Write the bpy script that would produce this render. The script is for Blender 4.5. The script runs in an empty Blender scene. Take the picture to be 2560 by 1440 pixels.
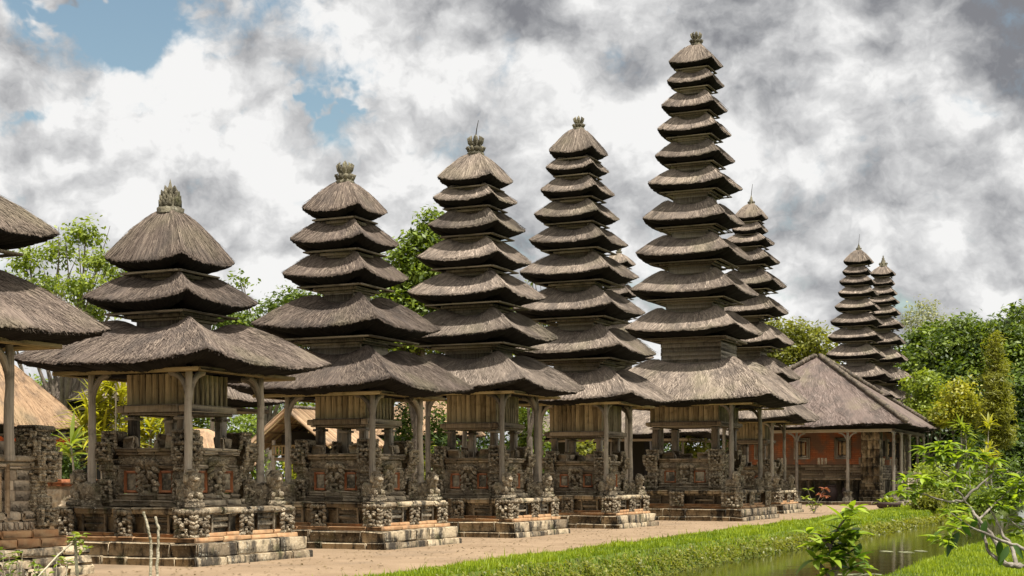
import bpy, math
import numpy as np
from mathutils import Vector, Matrix

S = bpy.context.scene
COL = S.collection
R = math.radians

# ------------------------------------------------------------------ camera
F, HOR, CAMH = 3560.0, 1198.0, 1.6          # focal length in photo pixels, horizon row, eye height
cam = bpy.data.cameras.new("camera")
cam.sensor_width = 36.0
cam.lens = F / 2560 * 36
cam.shift_y = (HOR - 720) / 2560
cam.clip_end = 3000
co = bpy.data.objects.new("camera", cam)
co.location = (0, 0, CAMH)
co.rotation_euler = (R(90), 0, 0)
COL.objects.link(co)
S.camera = co

YAW = R(65.4)                                # direction of the row of towers
U = np.array([math.cos(YAW), math.sin(YAW)])
V = np.array([-math.sin(YAW), math.cos(YAW)])

# ------------------------------------------------------------------ sky and sun
SUN_EL, ALPHA = R(70), R(25)
sh = -V * math.cos(ALPHA) - U * math.sin(ALPHA)
SUN_ROT = math.atan2(sh[0], sh[1])
world = bpy.data.worlds.new("World")
S.world = world
world.use_nodes = True


class NT:
    """tiny helper to write node trees"""
    def __init__(s, tree):
        s.t = tree
        s.n = tree.nodes
        s.l = tree.links

    def node(s, typ, **kw):
        n = s.n.new(typ)
        for k, v in kw.items():
            setattr(n, k, v)
        return n

    def link(s, a, b):
        s.l.new(a, b)

    def put(s, sock, val):
        if hasattr(val, 'is_output'):
            s.l.new(val, sock)
        else:
            sock.default_value = val

    def math(s, op, a, b=0.0, c=None, clamp=False):
        n = s.node('ShaderNodeMath', operation=op, use_clamp=clamp)
        s.put(n.inputs[0], a)
        s.put(n.inputs[1], b)
        if c is not None:
            s.put(n.inputs[2], c)
        return n.outputs[0]

    def vmath(s, op, a, b=(0, 0, 0)):
        n = s.node('ShaderNodeVectorMath', operation=op)
        s.put(n.inputs[0], a)
        s.put(n.inputs[1], b)
        return n.outputs[0] if op not in ('LENGTH', 'DOT_PRODUCT', 'DISTANCE') else n.outputs['Value']

    def noise(s, vec, scale, detail=4, rough=0.55, dist=0.0, out='Fac'):
        n = s.node('ShaderNodeTexNoise')
        if vec is not None:
            s.put(n.inputs['Vector'], vec)
        n.inputs['Scale'].default_value = scale
        n.inputs['Detail'].default_value = detail
        n.inputs['Roughness'].default_value = rough
        n.inputs['Distortion'].default_value = dist
        return n.outputs[out]

    def voro(s, vec, scale, feature='F1'):
        n = s.node('ShaderNodeTexVoronoi', feature=feature)
        s.put(n.inputs['Vector'], vec)
        n.inputs['Scale'].default_value = scale
        return n.outputs['Distance']

    def ramp(s, fac, stops, interp='LINEAR'):
        n = s.node('ShaderNodeValToRGB')
        r = n.color_ramp
        r.interpolation = interp
        while len(r.elements) < len(stops):
            r.elements.new(0.5)
        for e, (p, c) in zip(r.elements, stops):
            e.position = p
            e.color = (*c, 1) if len(c) == 3 else c
        s.put(n.inputs[0], fac)
        return n.outputs[0]

    def mix(s, fac, a, b, blend='MIX'):
        n = s.node('ShaderNodeMix', data_type='RGBA', blend_type=blend)
        s.put(n.inputs[0], fac)
        s.put(n.inputs[6], a if hasattr(a, 'is_output') else (*a, 1))
        s.put(n.inputs[7], b if hasattr(b, 'is_output') else (*b, 1))
        return n.outputs[2]

    def mapping(s, vec, scale=(1, 1, 1), loc=(0, 0, 0)):
        n = s.node('ShaderNodeMapping')
        s.put(n.inputs[0], vec)
        n.inputs['Scale'].default_value = scale
        n.inputs['Location'].default_value = loc
        return n.outputs[0]

    def sstep(s, x, a, b):
        n = s.node('ShaderNodeMapRange', interpolation_type='SMOOTHSTEP')
        s.put(n.inputs[0], x)
        n.inputs[1].default_value = a
        n.inputs[2].default_value = b
        return n.outputs[0]


def build_sky():
    t = NT(world.node_tree)
    t.n.clear()
    out = t.node('ShaderNodeOutputWorld')
    bg = t.node('ShaderNodeBackground')
    bg.inputs[1].default_value = 0.064
    world.cycles.sampling_method = 'MANUAL'
    world.cycles.sample_map_resolution = 256
    t.link(bg.outputs[0], out.inputs[0])
    sky = t.node('ShaderNodeTexSky', sky_type='NISHITA', sun_disc=False)
    sky.sun_elevation = SUN_EL
    sky.sun_rotation = SUN_ROT
    sky.air_density = 1.3
    sky.dust_density = 0.6
    d = t.node('ShaderNodeTexCoord').outputs['Generated']
    sep = t.node('ShaderNodeSeparateXYZ')
    t.link(d, sep.inputs[0])
    # bearing and elevation of the direction, used to say where the clouds open
    az = t.math('ARCTAN2', sep.outputs[0], sep.outputs[1])
    el = t.math('ARCSINE', sep.outputs[2])
    warp = t.noise(d, 11, 5, 0.62, out='Color')
    warp = t.vmath('MULTIPLY', t.vmath('SUBTRACT', warp, (.5, .5, .5)), (.10, .10, .10))
    dw = t.vmath('ADD', d, t.vmath('MULTIPLY', warp, (.45, .45, .45)))
    n1 = t.noise(t.mapping(dw, (1, 1, 1.25)), 8.5, 8, 0.55)                     # large cloud forms

    def puffs(scale, loc):
        v = t.node('ShaderNodeTexVoronoi', feature='F1', normalize=True)
        t.put(v.inputs['Vector'], t.mapping(dw, (1, 1, 1.3), loc))
        v.inputs['Scale'].default_value = scale
        v.inputs['Detail'].default_value = 4.0
        v.inputs['Roughness'].default_value = .55
        return t.math('SUBTRACT', 1.0, v.outputs['Distance'])
    pf = puffs(16, (.3, .1, .7))
    n2 = t.noise(t.mapping(dw, (1, 1, 1.25), (3.1, 1.7, .4)), 18, 9, 0.62)   # billows
    n3 = t.noise(t.mapping(dw, (1, 1, 1.7), (8, 2, 5)), 4.2, 5, 0.5)
    # light from above: thinner cloud higher up means a lit top, thicker means a shaded base
    ra = t.noise(t.mapping(dw, (1, 1, 1.25), (1.2, 4.4, 2.0)), 11, 7, 0.56)
    rb = t.noise(t.mapping(dw, (1, 1, 1.25), (1.214, 4.4, 2.024)), 11, 7, 0.56)
    lit = t.math('SUBTRACT', ra, rb)
    sw = t.node('ShaderNodeSeparateXYZ')
    t.link(warp, sw.inputs[0])
    azw = t.math('ADD', az, t.math('MULTIPLY', sw.outputs[0], 1.1))
    elw = t.math('ADD', el, t.math('MULTIPLY', sw.outputs[1], 1.1))

    def spot(px, py, rx, ry, amp):
        """soft patch of the sky at a bearing / elevation"""
        a0, e0 = math.atan2(px - 1280, F), math.atan2(HOR - py, F)
        x = t.math('DIVIDE', t.math('SUBTRACT', azw, a0), rx / F)
        y = t.math('DIVIDE', t.math('SUBTRACT', elw, e0), ry / F)
        r2 = t.math('ADD', t.math('MULTIPLY', x, x), t.math('MULTIPLY', y, y))
        return t.math('MULTIPLY', t.math('POWER', 2.718, t.math('MULTIPLY', r2, -1.0)), amp)

    def total(lst):
        acc = None
        for a in lst:
            v = spot(*a)
            acc = v if acc is None else t.math('ADD', acc, v)
        return acc

    hole = total([(310, 60, 150, 90, 1.0), (130, 90, 100, 70, .75), (60, 30, 100, 50, .4), (230, 150, 90, 50, .6), (750, 275, 130, 66, 1.2), (890, 245, 80, 44, .85),
                  (20, 335, 70, 36, .75), (560, 150, 60, 50, .42), (1070, 118, 40, 30, .5), (400, 20, 90, 50, .4),
                  (650, 20, 90, 40, .3)])
    cover = t.math('SUBTRACT', t.math('ADD', t.math('ADD', t.math('MULTIPLY', t.math('SUBTRACT', n2, .5), 3.2), t.math('MULTIPLY', t.math('SUBTRACT', pf, .62), 1.8)), 0.80), t.math('MULTIPLY', t.math('MULTIPLY', hole, t.sstep(t.noise(t.mapping(dw, (1, 1, 1.6), (5, 3, 1)), 15, 4, .6), .34, .56)), 1.7))
    mask = t.sstep(cover, -0.15, 0.75)
    shade = total([(2050, 50, 520, 120, .32), (2420, 480, 260, 150, .36), (1650, 120, 420, 130, .14), (2100, 380, 300, 120, .14),
                   (110, 230, 220, 140, .32), (330, 120, 110, 60, .2), (720, 130, 300, 90, .16), (1250, 420, 240, 230, .12), (640, 640, 150, 120, .24),
                   (2400, 700, 260, 40, .14), (1350, 20, 300, 60, .16), (2500, 170, 250, 160, .2), (600, 330, 120, 50, .16), (1980, 760, 180, 60, .2)])
    light = total([(460, 130, 70, 70, .30), (330, 250, 160, 100, .24), (420, 340, 200, 80, .24), (900, 340, 240, 90, .14),
                   (2030, 280, 160, 50, .22), (1200, 240, 200, 120, .12), (2300, 650, 260, 50, .12), (120, 430, 160, 70, .18)])
    b = t.math('ADD', t.math('MULTIPLY', t.math('SUBTRACT', n1, .5), 1.3), t.math('MULTIPLY', t.math('SUBTRACT', n2, .5), 1.0))
    b = t.math('ADD', b, t.math('MULTIPLY', t.math('SUBTRACT', pf, .62), 1.7))
    b = t.math('ADD', b, t.math('MULTIPLY', t.math('SUBTRACT', n3, .5), .35))
    b = t.math('ADD', t.math('ADD', t.math('ADD', b, t.math('MULTIPLY', lit, 2.8)), .64), t.math('SUBTRACT', light, shade))
    cloud = t.ramp(b, [(0.0, (2.3, 2.35, 2.55)), (.25, (3.6, 3.65, 3.8)), (.50, (5.3, 5.32, 5.4)), (.75, (7.1, 7.1, 7.1)), (1.0, (9.2, 9.15, 9.05))])
    blue = t.mix(1.0, sky.outputs[0], (1.25, 1.25, 1.12), 'MULTIPLY')
    sdir = (sh[0], sh[1], 0.25)
    toward = t.sstep(t.vmath('DOT_PRODUCT', d, sdir), 0.1, 0.9)
    cloud = t.mix(toward, cloud, (12.5, 12.2, 11.6))  # cloud on the sun side, out of view, brightened to fill shade under eaves
    t.link(t.mix(mask, blue, cloud), bg.inputs[0])


build_sky()
sun = bpy.data.lights.new("sun", 'SUN')
sun.energy = 5.0
sun.angle = R(0.5)
sun.color = (1.0, .955, .885)
so = bpy.data.objects.new("sun", sun)
so.rotation_euler = Vector((sh[0] * math.cos(SUN_EL), sh[1] * math.cos(SUN_EL), math.sin(SUN_EL))).to_track_quat('Z', 'Y').to_euler()
COL.objects.link(so)
S.view_settings.view_transform = 'Standard'
S.view_settings.look = 'None'
S.view_settings.exposure = 0.65
S.view_settings.gamma = 1.0
S.render.film_transparent = False
try:
    S.cycles.max_bounces = 6
    S.cycles.diffuse_bounces = 3
    S.cycles.transparent_max_bounces = 6
except Exception:
    pass


# ------------------------------------------------------------------ materials
def material(name, fn, rough=0.9, spec=0.2):
    m = bpy.data.materials.new(name)
    m.use_nodes = True
    t = NT(m.node_tree)
    b = t.n['Principled BSDF']
    b.inputs['Roughness'].default_value = rough
    b.inputs['Specular IOR Level'].default_value = spec
    fn(t, b)
    return m


def attr(t, name, vec=False):
    a = t.node('ShaderNodeAttribute', attribute_name=name)
    return a.outputs['Vector'] if vec else a.outputs['Fac']


def objco(t):
    return t.node('ShaderNodeTexCoord').outputs['Object']


def bump(t, b, h, strength, dist=0.02):
    n = t.node('ShaderNodeBump')
    n.inputs['Strength'].default_value = strength
    n.inputs['Distance'].default_value = dist
    t.put(n.inputs['Height'], h)
    t.link(n.outputs[0], b.inputs['Normal'])


def m_thatch(dark, mid, lite):
    def fn(t, b):
        fib = attr(t, 'fib', True)
        n = t.noise(t.mapping(fib, (26, 2.2, 1)), 1.0, 3, .6)
        n2 = t.noise(objco(t), 1.3, 4, .6)
        tint = attr(t, 'tint')
        v = t.math('ADD', t.math('MULTIPLY', n, .5), t.math('MULTIPLY', tint, .58))
        c = t.ramp(v, [(.18, dark), (.5, mid), (.85, lite)])
        c = t.mix(t.math('MULTIPLY', t.sstep(n2, .46, .68), .6), c, (.075, .062, .054))
        n4 = t.noise(objco(t), .55, 3, .5)
        c = t.mix(t.math('MULTIPLY', t.sstep(n4, .52, .72), .3), c, (.22, .20, .11))
        oi = t.node('ShaderNodeObjectInfo').outputs['Random']
        k = t.math('ADD', t.math('MULTIPLY', oi, .42), .76)
        hs = t.node('ShaderNodeHueSaturation')
        t.link(c, hs.inputs['Color'])
        t.link(k, hs.inputs['Value'])
        t.link(hs.outputs[0], b.inputs['Base Color'])
        bump(t, b, n, .8, .03)
    return fn


def m_wood(dark, lite, moss=.25):
    def fn(t, b):
        o = objco(t)
        fib = attr(t, 'fib', True)
        n = t.noise(t.mapping(fib, (30, 1.6, 1)), 1.0, 4, .65, .3)
        n2 = t.noise(o, 2.4, 5, .65)
        tint = attr(t, 'tint')
        v = t.math('ADD', t.math('MULTIPLY', n, .7), t.math('MULTIPLY', tint, .35))
        c = t.ramp(v, [(.28, dark), (.72, lite)])
        c = t.mix(t.math('MULTIPLY', t.sstep(n2, .5, .75), .75), c, tuple(x * .35 for x in dark))
        n3 = t.noise(o, 1.1, 3, .5)
        c = t.mix(t.math('MULTIPLY', t.sstep(n3, .5, .75), moss), c, (.17, .16, .05))
        t.link(c, b.inputs['Base Color'])
        bump(t, b, n, .7, .02)
    return fn


def m_stone(a, c2, lich=.5, stain=.6, sc=1.0):
    def fn(t, b):
        o = objco(t)
        tint = attr(t, 'tint')
        n = t.noise(o, 3.0 * sc, 6, .68)
        c = t.mix(t.sstep(t.math('ADD', n, t.math('MULTIPLY', t.math('SUBTRACT', tint, .5), .5)), .3, .7), a, c2)
        st = t.noise(t.mapping(o, (1, 1, .35)), 2.1 * sc, 5, .65)
        c = t.mix(t.math('MULTIPLY', t.sstep(st, .46, .60), stain), c, (.024, .021, .017))
        ml = t.noise(o, 1.7 * sc, 4, .6)
        c = t.mix(t.math('MULTIPLY', t.sstep(ml, .55, .75), .5), c, (.10, .105, .03))
        li = t.noise(o, 13 * sc, 4, .7)
        l2 = t.noise(o, 2.3 * sc, 3, .6)
        lf = t.math('MULTIPLY', t.sstep(li, .56, .66), t.sstep(l2, .42, .62))
        c = t.mix(t.math('MULTIPLY', lf, lich), c, (.50, .47, .36))
        t.link(c, b.inputs['Base Color'])
        h = t.math('ADD', t.noise(o, 22, 5, .7), t.math('MULTIPLY', t.voro(o, 16), .6))
        bump(t, b, h, .75, .03)
    return fn


def m_carve(a, c2, stain=.5):
    def fn(t, b):
        o = objco(t)
        tint = attr(t, 'tint')
        wob = t.vmath('ADD', o, t.vmath('MULTIPLY', t.noise(o, 5, 3, .6, out='Color'), (.12, .12, .12)))
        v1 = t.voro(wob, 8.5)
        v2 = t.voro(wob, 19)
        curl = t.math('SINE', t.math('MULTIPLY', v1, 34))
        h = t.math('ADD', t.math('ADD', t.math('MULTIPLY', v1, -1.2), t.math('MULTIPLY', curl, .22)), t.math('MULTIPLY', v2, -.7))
        n = t.noise(o, 3.5, 6, .68)
        c = t.mix(t.sstep(t.math('ADD', n, t.math('MULTIPLY', t.math('SUBTRACT', tint, .5), .45)), .3, .7), a, c2)
        crevice = t.sstep(t.math('MULTIPLY', h, -1.0), .95, 1.5)  # darker where the relief height is lowest
        c = t.mix(t.math('MULTIPLY', crevice, .6), c, (.03, .026, .02))
        st = t.noise(t.mapping(o, (1, 1, .4)), 1.7, 5, .65)
        c = t.mix(t.math('MULTIPLY', t.sstep(st, .5, .66), stain), c, (.03, .028, .022))
        ml = t.noise(o, 2.2, 4, .6)
        c = t.mix(t.math('MULTIPLY', t.sstep(ml, .55, .72), .5), c, (.115, .12, .035))
        li = t.noise(o, 11, 4, .7)
        c = t.mix(t.math('MULTIPLY', t.sstep(li, .60, .70), .5), c, (.52, .48, .37))
        t.link(c, b.inputs['Base Color'])
        bump(t, b, t.math('ADD', h, t.math('MULTIPLY', t.noise(o, 40, 4, .7), .3)), 1.0, .07)
    return fn


def m_brick(a, b2):
    def fn(t, b):
        o = objco(t)
        n = t.noise(o, 4, 5, .65)
        c = t.mix(t.sstep(n, .35, .7), a, b2)
        st = t.noise(o, 2.2, 4, .6)
        c = t.mix(t.math('MULTIPLY', t.sstep(st, .5, .68), .6), c, (.06, .045, .03))
        t.link(c, b.inputs['Base Color'])
        bump(t, b, t.noise(o, 25, 4, .7), .5, .015)
    return fn


def m_leaf(c1, c2, trans=.35):
    def fn(t, b):
        tint = attr(t, 'tint')
        c = t.ramp(tint, [(0, c1), (1, c2)])
        t.link(c, b.inputs['Base Color'])
        b.inputs['Roughness'].default_value = .45
        b.inputs['Specular IOR Level'].default_value = .35
        tr = t.node('ShaderNodeBsdfTranslucent')
        t.link(t.mix(1.0, c, (1.5, 1.5, .6), 'MULTIPLY'), tr.inputs[0])
        mx = t.node('ShaderNodeMixShader')
        mx.inputs[0].default_value = trans
        t.link(b.outputs[0], mx.inputs[1])
        t.link(tr.outputs[0], mx.inputs[2])
        t.link(mx.outputs[0], t.n['Material Output'].inputs[0])
    return fn


def flat(c, nz=.25, sc=8):
    def fn(t, b):
        n = t.noise(objco(t), sc, 4, .6)
        t.link(t.mix(n, tuple(x * (1 - nz) for x in c), tuple(x * (1 + nz) for x in c)), b.inputs['Base Color'])
    return fn


def m_dirt(t, b):
    o = objco(t)
    n = t.noise(o, .7, 5, .6)
    n2 = t.noise(o, 9, 6, .7)
    c = t.ramp(n, [(.3, (.21, .145, .085)), (.7, (.30, .212, .132))])
    c = t.mix(t.math('MULTIPLY', t.sstep(n2, .45, .75), .5), c, (.15, .108, .072))
    dk = t.noise(t.mapping(o, (1, 1, 1), (4, 9, 0)), .35, 6, .7)
    c = t.mix(t.math('MULTIPLY', t.sstep(dk, .5, .7), .45), c, (.13, .10, .07))
    sp = t.noise(o, 60, 3, .6)
    c = t.mix(t.math('MULTIPLY', t.sstep(sp, .6, .72), .5), c, (.42, .34, .26))
    t.link(c, b.inputs['Base Color'])
    bump(t, b, t.math('ADD', n2, t.math('MULTIPLY', sp, .5)), .5, .03)


def m_soil(t, b):
    n = t.noise(objco(t), 3, 5, .6)
    t.link(t.ramp(n, [(.35, (.05, .06, .012)), (.6, (.09, .13, .018)), (.8, (.12, .085, .04))]), b.inputs['Base Color'])


def m_water(t, b):
    o = objco(t)
    b.inputs['Base Color'].default_value = (.030, .030, .006, 1)
    b.inputs['Roughness'].default_value = .06
    b.inputs['Specular IOR Level'].default_value = .5
    n = t.noise(t.mapping(o, (1, 1, 1)), 2.2, 3, .5)
    n2 = t.noise(o, 9, 2, .5)
    bump(t, b, t.math('ADD', n, t.math('MULTIPLY', n2, .25)), .12, .05)


def m_redwall(t, b):
    o = objco(t)
    br = t.node('ShaderNodeTexBrick')
    fib = attr(t, 'fib', True)
    t.link(fib, br.inputs['Vector'])
    br.inputs['Scale'].default_value = 1.0
    br.inputs['Brick Width'].default_value = .45
    br.inputs['Row Height'].default_value = .12
    br.inputs['Mortar Size'].default_value = .008
    br.inputs['Color1'].default_value = (.42, .135, .055, 1)
    br.inputs['Color2'].default_value = (.48, .185, .08, 1)
    br.inputs['Mortar'].default_value = (.16, .06, .03, 1)
    n = t.noise(o, .9, 4, .6)
    c = t.mix(t.math('MULTIPLY', t.sstep(n, .42, .62), .85), br.outputs[0], (.19, .13, .09))
    t.link(c, b.inputs['Base Color'])
    bump(t, b, t.noise(o, 12, 4, .6), .3, .02)


M = {}
M['thatch'] = material('thatch_grey_brown', m_thatch((.030, .024, .021), (.175, .138, .108), (.47, .38, .30)))
M['thatch_brown'] = material('thatch_dark_brown', m_thatch((.024, .018, .0155), (.112, .084, .067), (.33, .26, .20)))
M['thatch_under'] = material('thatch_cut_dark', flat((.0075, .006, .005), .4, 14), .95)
M['thatch_tan'] = material('thatch_tan', m_thatch((.20, .125, .07), (.37, .24, .14), (.50, .34, .21)))
M['thatch_pink'] = material('thatch_old_hall', m_thatch((.032, .024, .020), (.118, .088, .074), (.25, .195, .165)))
M['wood'] = material('wood_weathered', m_wood((.09, .068, .048), (.40, .33, .24)))
M['plank'] = material('wood_planks_mossy', m_wood((.13, .095, .05), (.50, .405, .24), .5))
M['post'] = material('wood_posts_grey', m_wood((.085, .07, .055), (.40, .345, .275), .15))
M['beam'] = material('wood_eave_pale', m_wood((.20, .145, .07), (.55, .42, .22), .15))
M['stone'] = material('stone_carved', m_stone((.26, .205, .14), (.53, .43, .30), .5, .38))
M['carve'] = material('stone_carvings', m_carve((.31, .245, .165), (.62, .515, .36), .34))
M['stone_dark'] = material('stone_mossy_dark', m_stone((.11, .092, .066), (.32, .265, .185), .5, .75))
M['stone_warm'] = material('stone_warm_slabs', m_stone((.19, .145, .092), (.46, .365, .235), 1.0, .9, 1.5))  # warm tan slabs, heavily stained and lichened
M['brick'] = material('brick_orange', m_brick((.36, .19, .09), (.46, .30, .16)))
M['brick_red'] = material('brick_red', m_brick((.34, .12, .055), (.42, .19, .09)))
M['pinkbrick'] = material('stone_pinkish', m_stone((.30, .20, .14), (.42, .29, .20), .2, .35))
M['altar'] = material('altar_stone', m_stone((.32, .245, .17), (.52, .41, .29), .25, .25))
M['moss_stone'] = material('finial_stone', m_stone((.10, .088, .058), (.25, .22, .15), .35, .5))
M['redwall'] = material('hall_wall_red', m_redwall)
M['dirt'] = material('path_dirt', m_dirt, .95)
M['soil'] = material('bank_soil', m_soil, .95)
M['water'] = material('moat_water', m_water)
M['bark'] = material('bark', m_stone((.10, .08, .06), (.22, .18, .14), .2, .3), .9)
M['bark_pale'] = material('bark_pale', m_stone((.30, .26, .21), (.48, .43, .36), .2, .25), .8)
M['bark_grey'] = material('bark_grey', m_stone((.15, .125, .10), (.33, .29, .24), .4, .4), .85)
M['stick'] = material('pale_stick', m_stone((.36, .30, .20), (.66, .58, .43), .2, .3, 3.0), .8)
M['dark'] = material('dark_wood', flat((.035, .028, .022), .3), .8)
M['ridge'] = material('ridge_crest', m_stone((.06, .05, .042), (.17, .135, .10), .2, .4))
M['pot'] = material('clay_pot', flat((.055, .035, .03), .3), .6)
M['screen'] = material('carved_screen', flat((.33, .22, .11), .3), .8)
M['cloth'] = material('red_valance', flat((.60, .12, .03), .15), .9)
M['grass'] = material('grass_blades', m_leaf((.10, .165, .008), (.36, .43, .026), .4))
M['l_mid'] = material('leaf_mid', m_leaf((.035, .065, .008), (.24, .31, .035)))
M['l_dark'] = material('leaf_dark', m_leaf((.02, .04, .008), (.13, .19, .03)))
M['l_yel'] = material('leaf_yellow', m_leaf((.10, .13, .012), (.50, .46, .04), .4))
M['l_light'] = material('leaf_light', m_leaf((.09, .13, .015), (.32, .38, .05), .4))
M['l_pale'] = material('leaf_pale', m_leaf((.16, .17, .08), (.42, .42, .25), .3))
M['l_red'] = material('leaf_red', m_leaf((.22, .06, .03), (.42, .16, .08), .3))
M['l_dry'] = material('leaf_dry', m_leaf((.06, .04, .02), (.24, .17, .08), .1))
M['l_fore'] = material('leaf_foreground', m_leaf((.05, .10, .008), (.36, .46, .04), .4))
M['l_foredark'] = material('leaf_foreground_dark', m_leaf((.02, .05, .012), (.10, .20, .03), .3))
M['l_olive'] = material('leaf_olive', m_leaf((.08, .10, .012), (.26, .26, .035), .4))


# ------------------------------------------------------------------ mesh helpers
def rot_z(a):
    c, s = math.cos(a), math.sin(a)
    return np.array([[c, -s, 0], [s, c, 0], [0, 0, 1.0]])


class MB:
    def __init__(s):
        s.v, s.f, s.t, s.u, s.m, s.nv = [], [], [], [], [], 0

    def add(s, v, faces, tint=.5, fib=None, mi=0):
        """faces: list of int arrays (k, 3) or (k, 4)"""
        v = np.asarray(v, float).reshape(-1, 3)
        s.v.append(v)
        s.t.append(np.broadcast_to(np.asarray(tint, float), (len(v),)).copy())
        if fib is None:
            fib = np.stack([v[:, 0] + v[:, 1], v[:, 2], v[:, 0] * 0], 1)
        s.u.append(np.asarray(fib, float))
        for f in faces:
            f = np.asarray(f, int)
            if len(f):
                s.f.append(f + s.nv)
                s.m.append(np.full(len(f), mi))
        s.nv += len(v)

    def build(s, name, mats, parent=None, smooth=False):
        me = bpy.data.meshes.new(name)
        v = np.concatenate(s.v)
        me.vertices.add(len(v))
        me.vertices.foreach_set('co', v.ravel())
        tot = np.concatenate([np.full(len(f), f.shape[1]) for f in s.f])
        idx = np.concatenate([f.ravel() for f in s.f])
        me.loops.add(len(idx))
        me.loops.foreach_set('vertex_index', idx.astype(np.int32))
        me.polygons.add(len(tot))
        st = np.concatenate([[0], np.cumsum(tot)[:-1]])
        me.polygons.foreach_set('loop_start', st.astype(np.int32))
        me.polygons.foreach_set('loop_total', tot.astype(np.int32))
        me.polygons.foreach_set('material_index', np.concatenate(s.m).astype(np.int32))
        if smooth:
            me.polygons.foreach_set('use_smooth', np.ones(len(tot), bool))
        me.update(calc_edges=True)
        a = me.attributes.new('tint', 'FLOAT', 'POINT')
        a.data.foreach_set('value', np.concatenate(s.t).astype(np.float32))
        a = me.attributes.new('fib', 'FLOAT_VECTOR', 'POINT')
        a.data.foreach_set('vector', np.concatenate(s.u).astype(np.float32).ravel())
        if not isinstance(mats, (list, tuple)):
            mats = [mats]
        for m in mats:
            me.materials.append(m)
        o = bpy.data.objects.new(name, me)
        COL.objects.link(o)
        if parent:
            o.parent = parent
        return o


def tag(o, label=None, cat=None, group=None, kind=None):
    if label:
        o['label'] = label
    if cat:
        o['category'] = cat
    if group:
        o['group'] = group
    if kind:
        o['kind'] = kind
    return o


def thing(name, label, cat, loc, rz=0.0, group=None):
    o = bpy.data.objects.new(name, None)
    COL.objects.link(o)
    o.location = loc
    o.rotation_euler = (0, 0, rz)
    return tag(o, label, cat, group)


def W(px, py, D):
    """point at distance D along the sight line of a photo pixel"""
    return np.array([(px - 1280) / F * D, D, CAMH + (HOR - py) / F * D])


_CB = np.array([[x, y, z] for x in (-1, 1) for y in (-1, 1) for z in (-1, 1)], float)


def _cbox_topo():
    ids, vs = {}, []
    for ci, c in enumerate(_CB):
        for ax in range(3):
            ids[(ci, ax)] = len(vs)
            vs.append((ci, ax))
    def cid(s):
        return int((s[0] > 0) * 4 + (s[1] > 0) * 2 + (s[2] > 0))
    quads, tris = [], []
    for ax in range(3):
        for sg in (-1, 1):
            o = [a for a in range(3) if a != ax]
            q = []
            for (p, r) in ((-1, -1), (1, -1), (1, 1), (-1, 1)):
                s = [0, 0, 0]
                s[ax], s[o[0]], s[o[1]] = sg, p, r
                q.append(ids[(cid(s), ax)])
            if (sg > 0) != (ax != 1):
                q = q[::-1]
            quads.append(q)
    for ax in range(3):
        o = [a for a in range(3) if a != ax]
        for p in (-1, 1):
            for r in (-1, 1):
                s0, s1 = [0, 0, 0], [0, 0, 0]
                s0[o[0]] = s1[o[0]] = p
                s0[o[1]] = s1[o[1]] = r
                s0[ax], s1[ax] = -1, 1
                a, b = cid(s0), cid(s1)
                quads.append([ids[(a, o[0])], ids[(b, o[0])], ids[(b, o[1])], ids[(a, o[1])]])
    for ci in range(8):
        tris.append([ids[(ci, 0)], ids[(ci, 1)], ids[(ci, 2)]])
    return vs, np.array(quads), np.array(tris)


_CV, _CQ, _CT = _cbox_topo()
rng = np.random.default_rng(7)


def cbox(mb, c, size, rz=0.0, ch=.012, jit=0.0, tint=None, along=2, mi=0, M3=None):
    """chamfered box; `along` is the axis the wood grain follows"""
    h = np.asarray(size, float) / 2
    ch = min(ch, h.min() * .45)
    v = np.zeros((24, 3))
    for i, (ci, ax) in enumerate(_CV):
        p = _CB[ci] * (h - ch)
        p[ax] = _CB[ci][ax] * h[ax]
        v[i] = p
    if jit:
        j = rng.normal(0, jit, (8, 3))
        v += j[[ci for ci, _ in _CV]]
    oth = [a for a in range(3) if a != along]
    off = rng.random(2) * 20
    fib = np.stack([v[:, oth[0]] + v[:, oth[1]] + off[0], v[:, along] + off[1], v[:, 0] * 0], 1)
    if M3 is not None:
        v = v @ np.asarray(M3).T
    elif rz:
        v = v @ rot_z(rz).T
    v = v + np.asarray(c, float)
    mb.add(v, [_CQ, _CT], rng.random() if tint is None else tint, fib, mi)


def beam(mb, a, b, w, h, **kw):
    """box from a to b"""
    a, b = np.asarray(a, float), np.asarray(b, float)
    d = b - a
    L = np.linalg.norm(d)
    x = d / L
    up = np.array([0, 0, 1.0]) if abs(x[2]) < .95 else np.array([1.0, 0, 0])
    y = np.cross(up, x)
    y /= np.linalg.norm(y)
    z = np.cross(x, y)
    kw.setdefault('along', 0)
    cbox(mb, (a + b) / 2, (L, w, h), M3=np.stack([x, y, z], 1), **kw)


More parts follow.
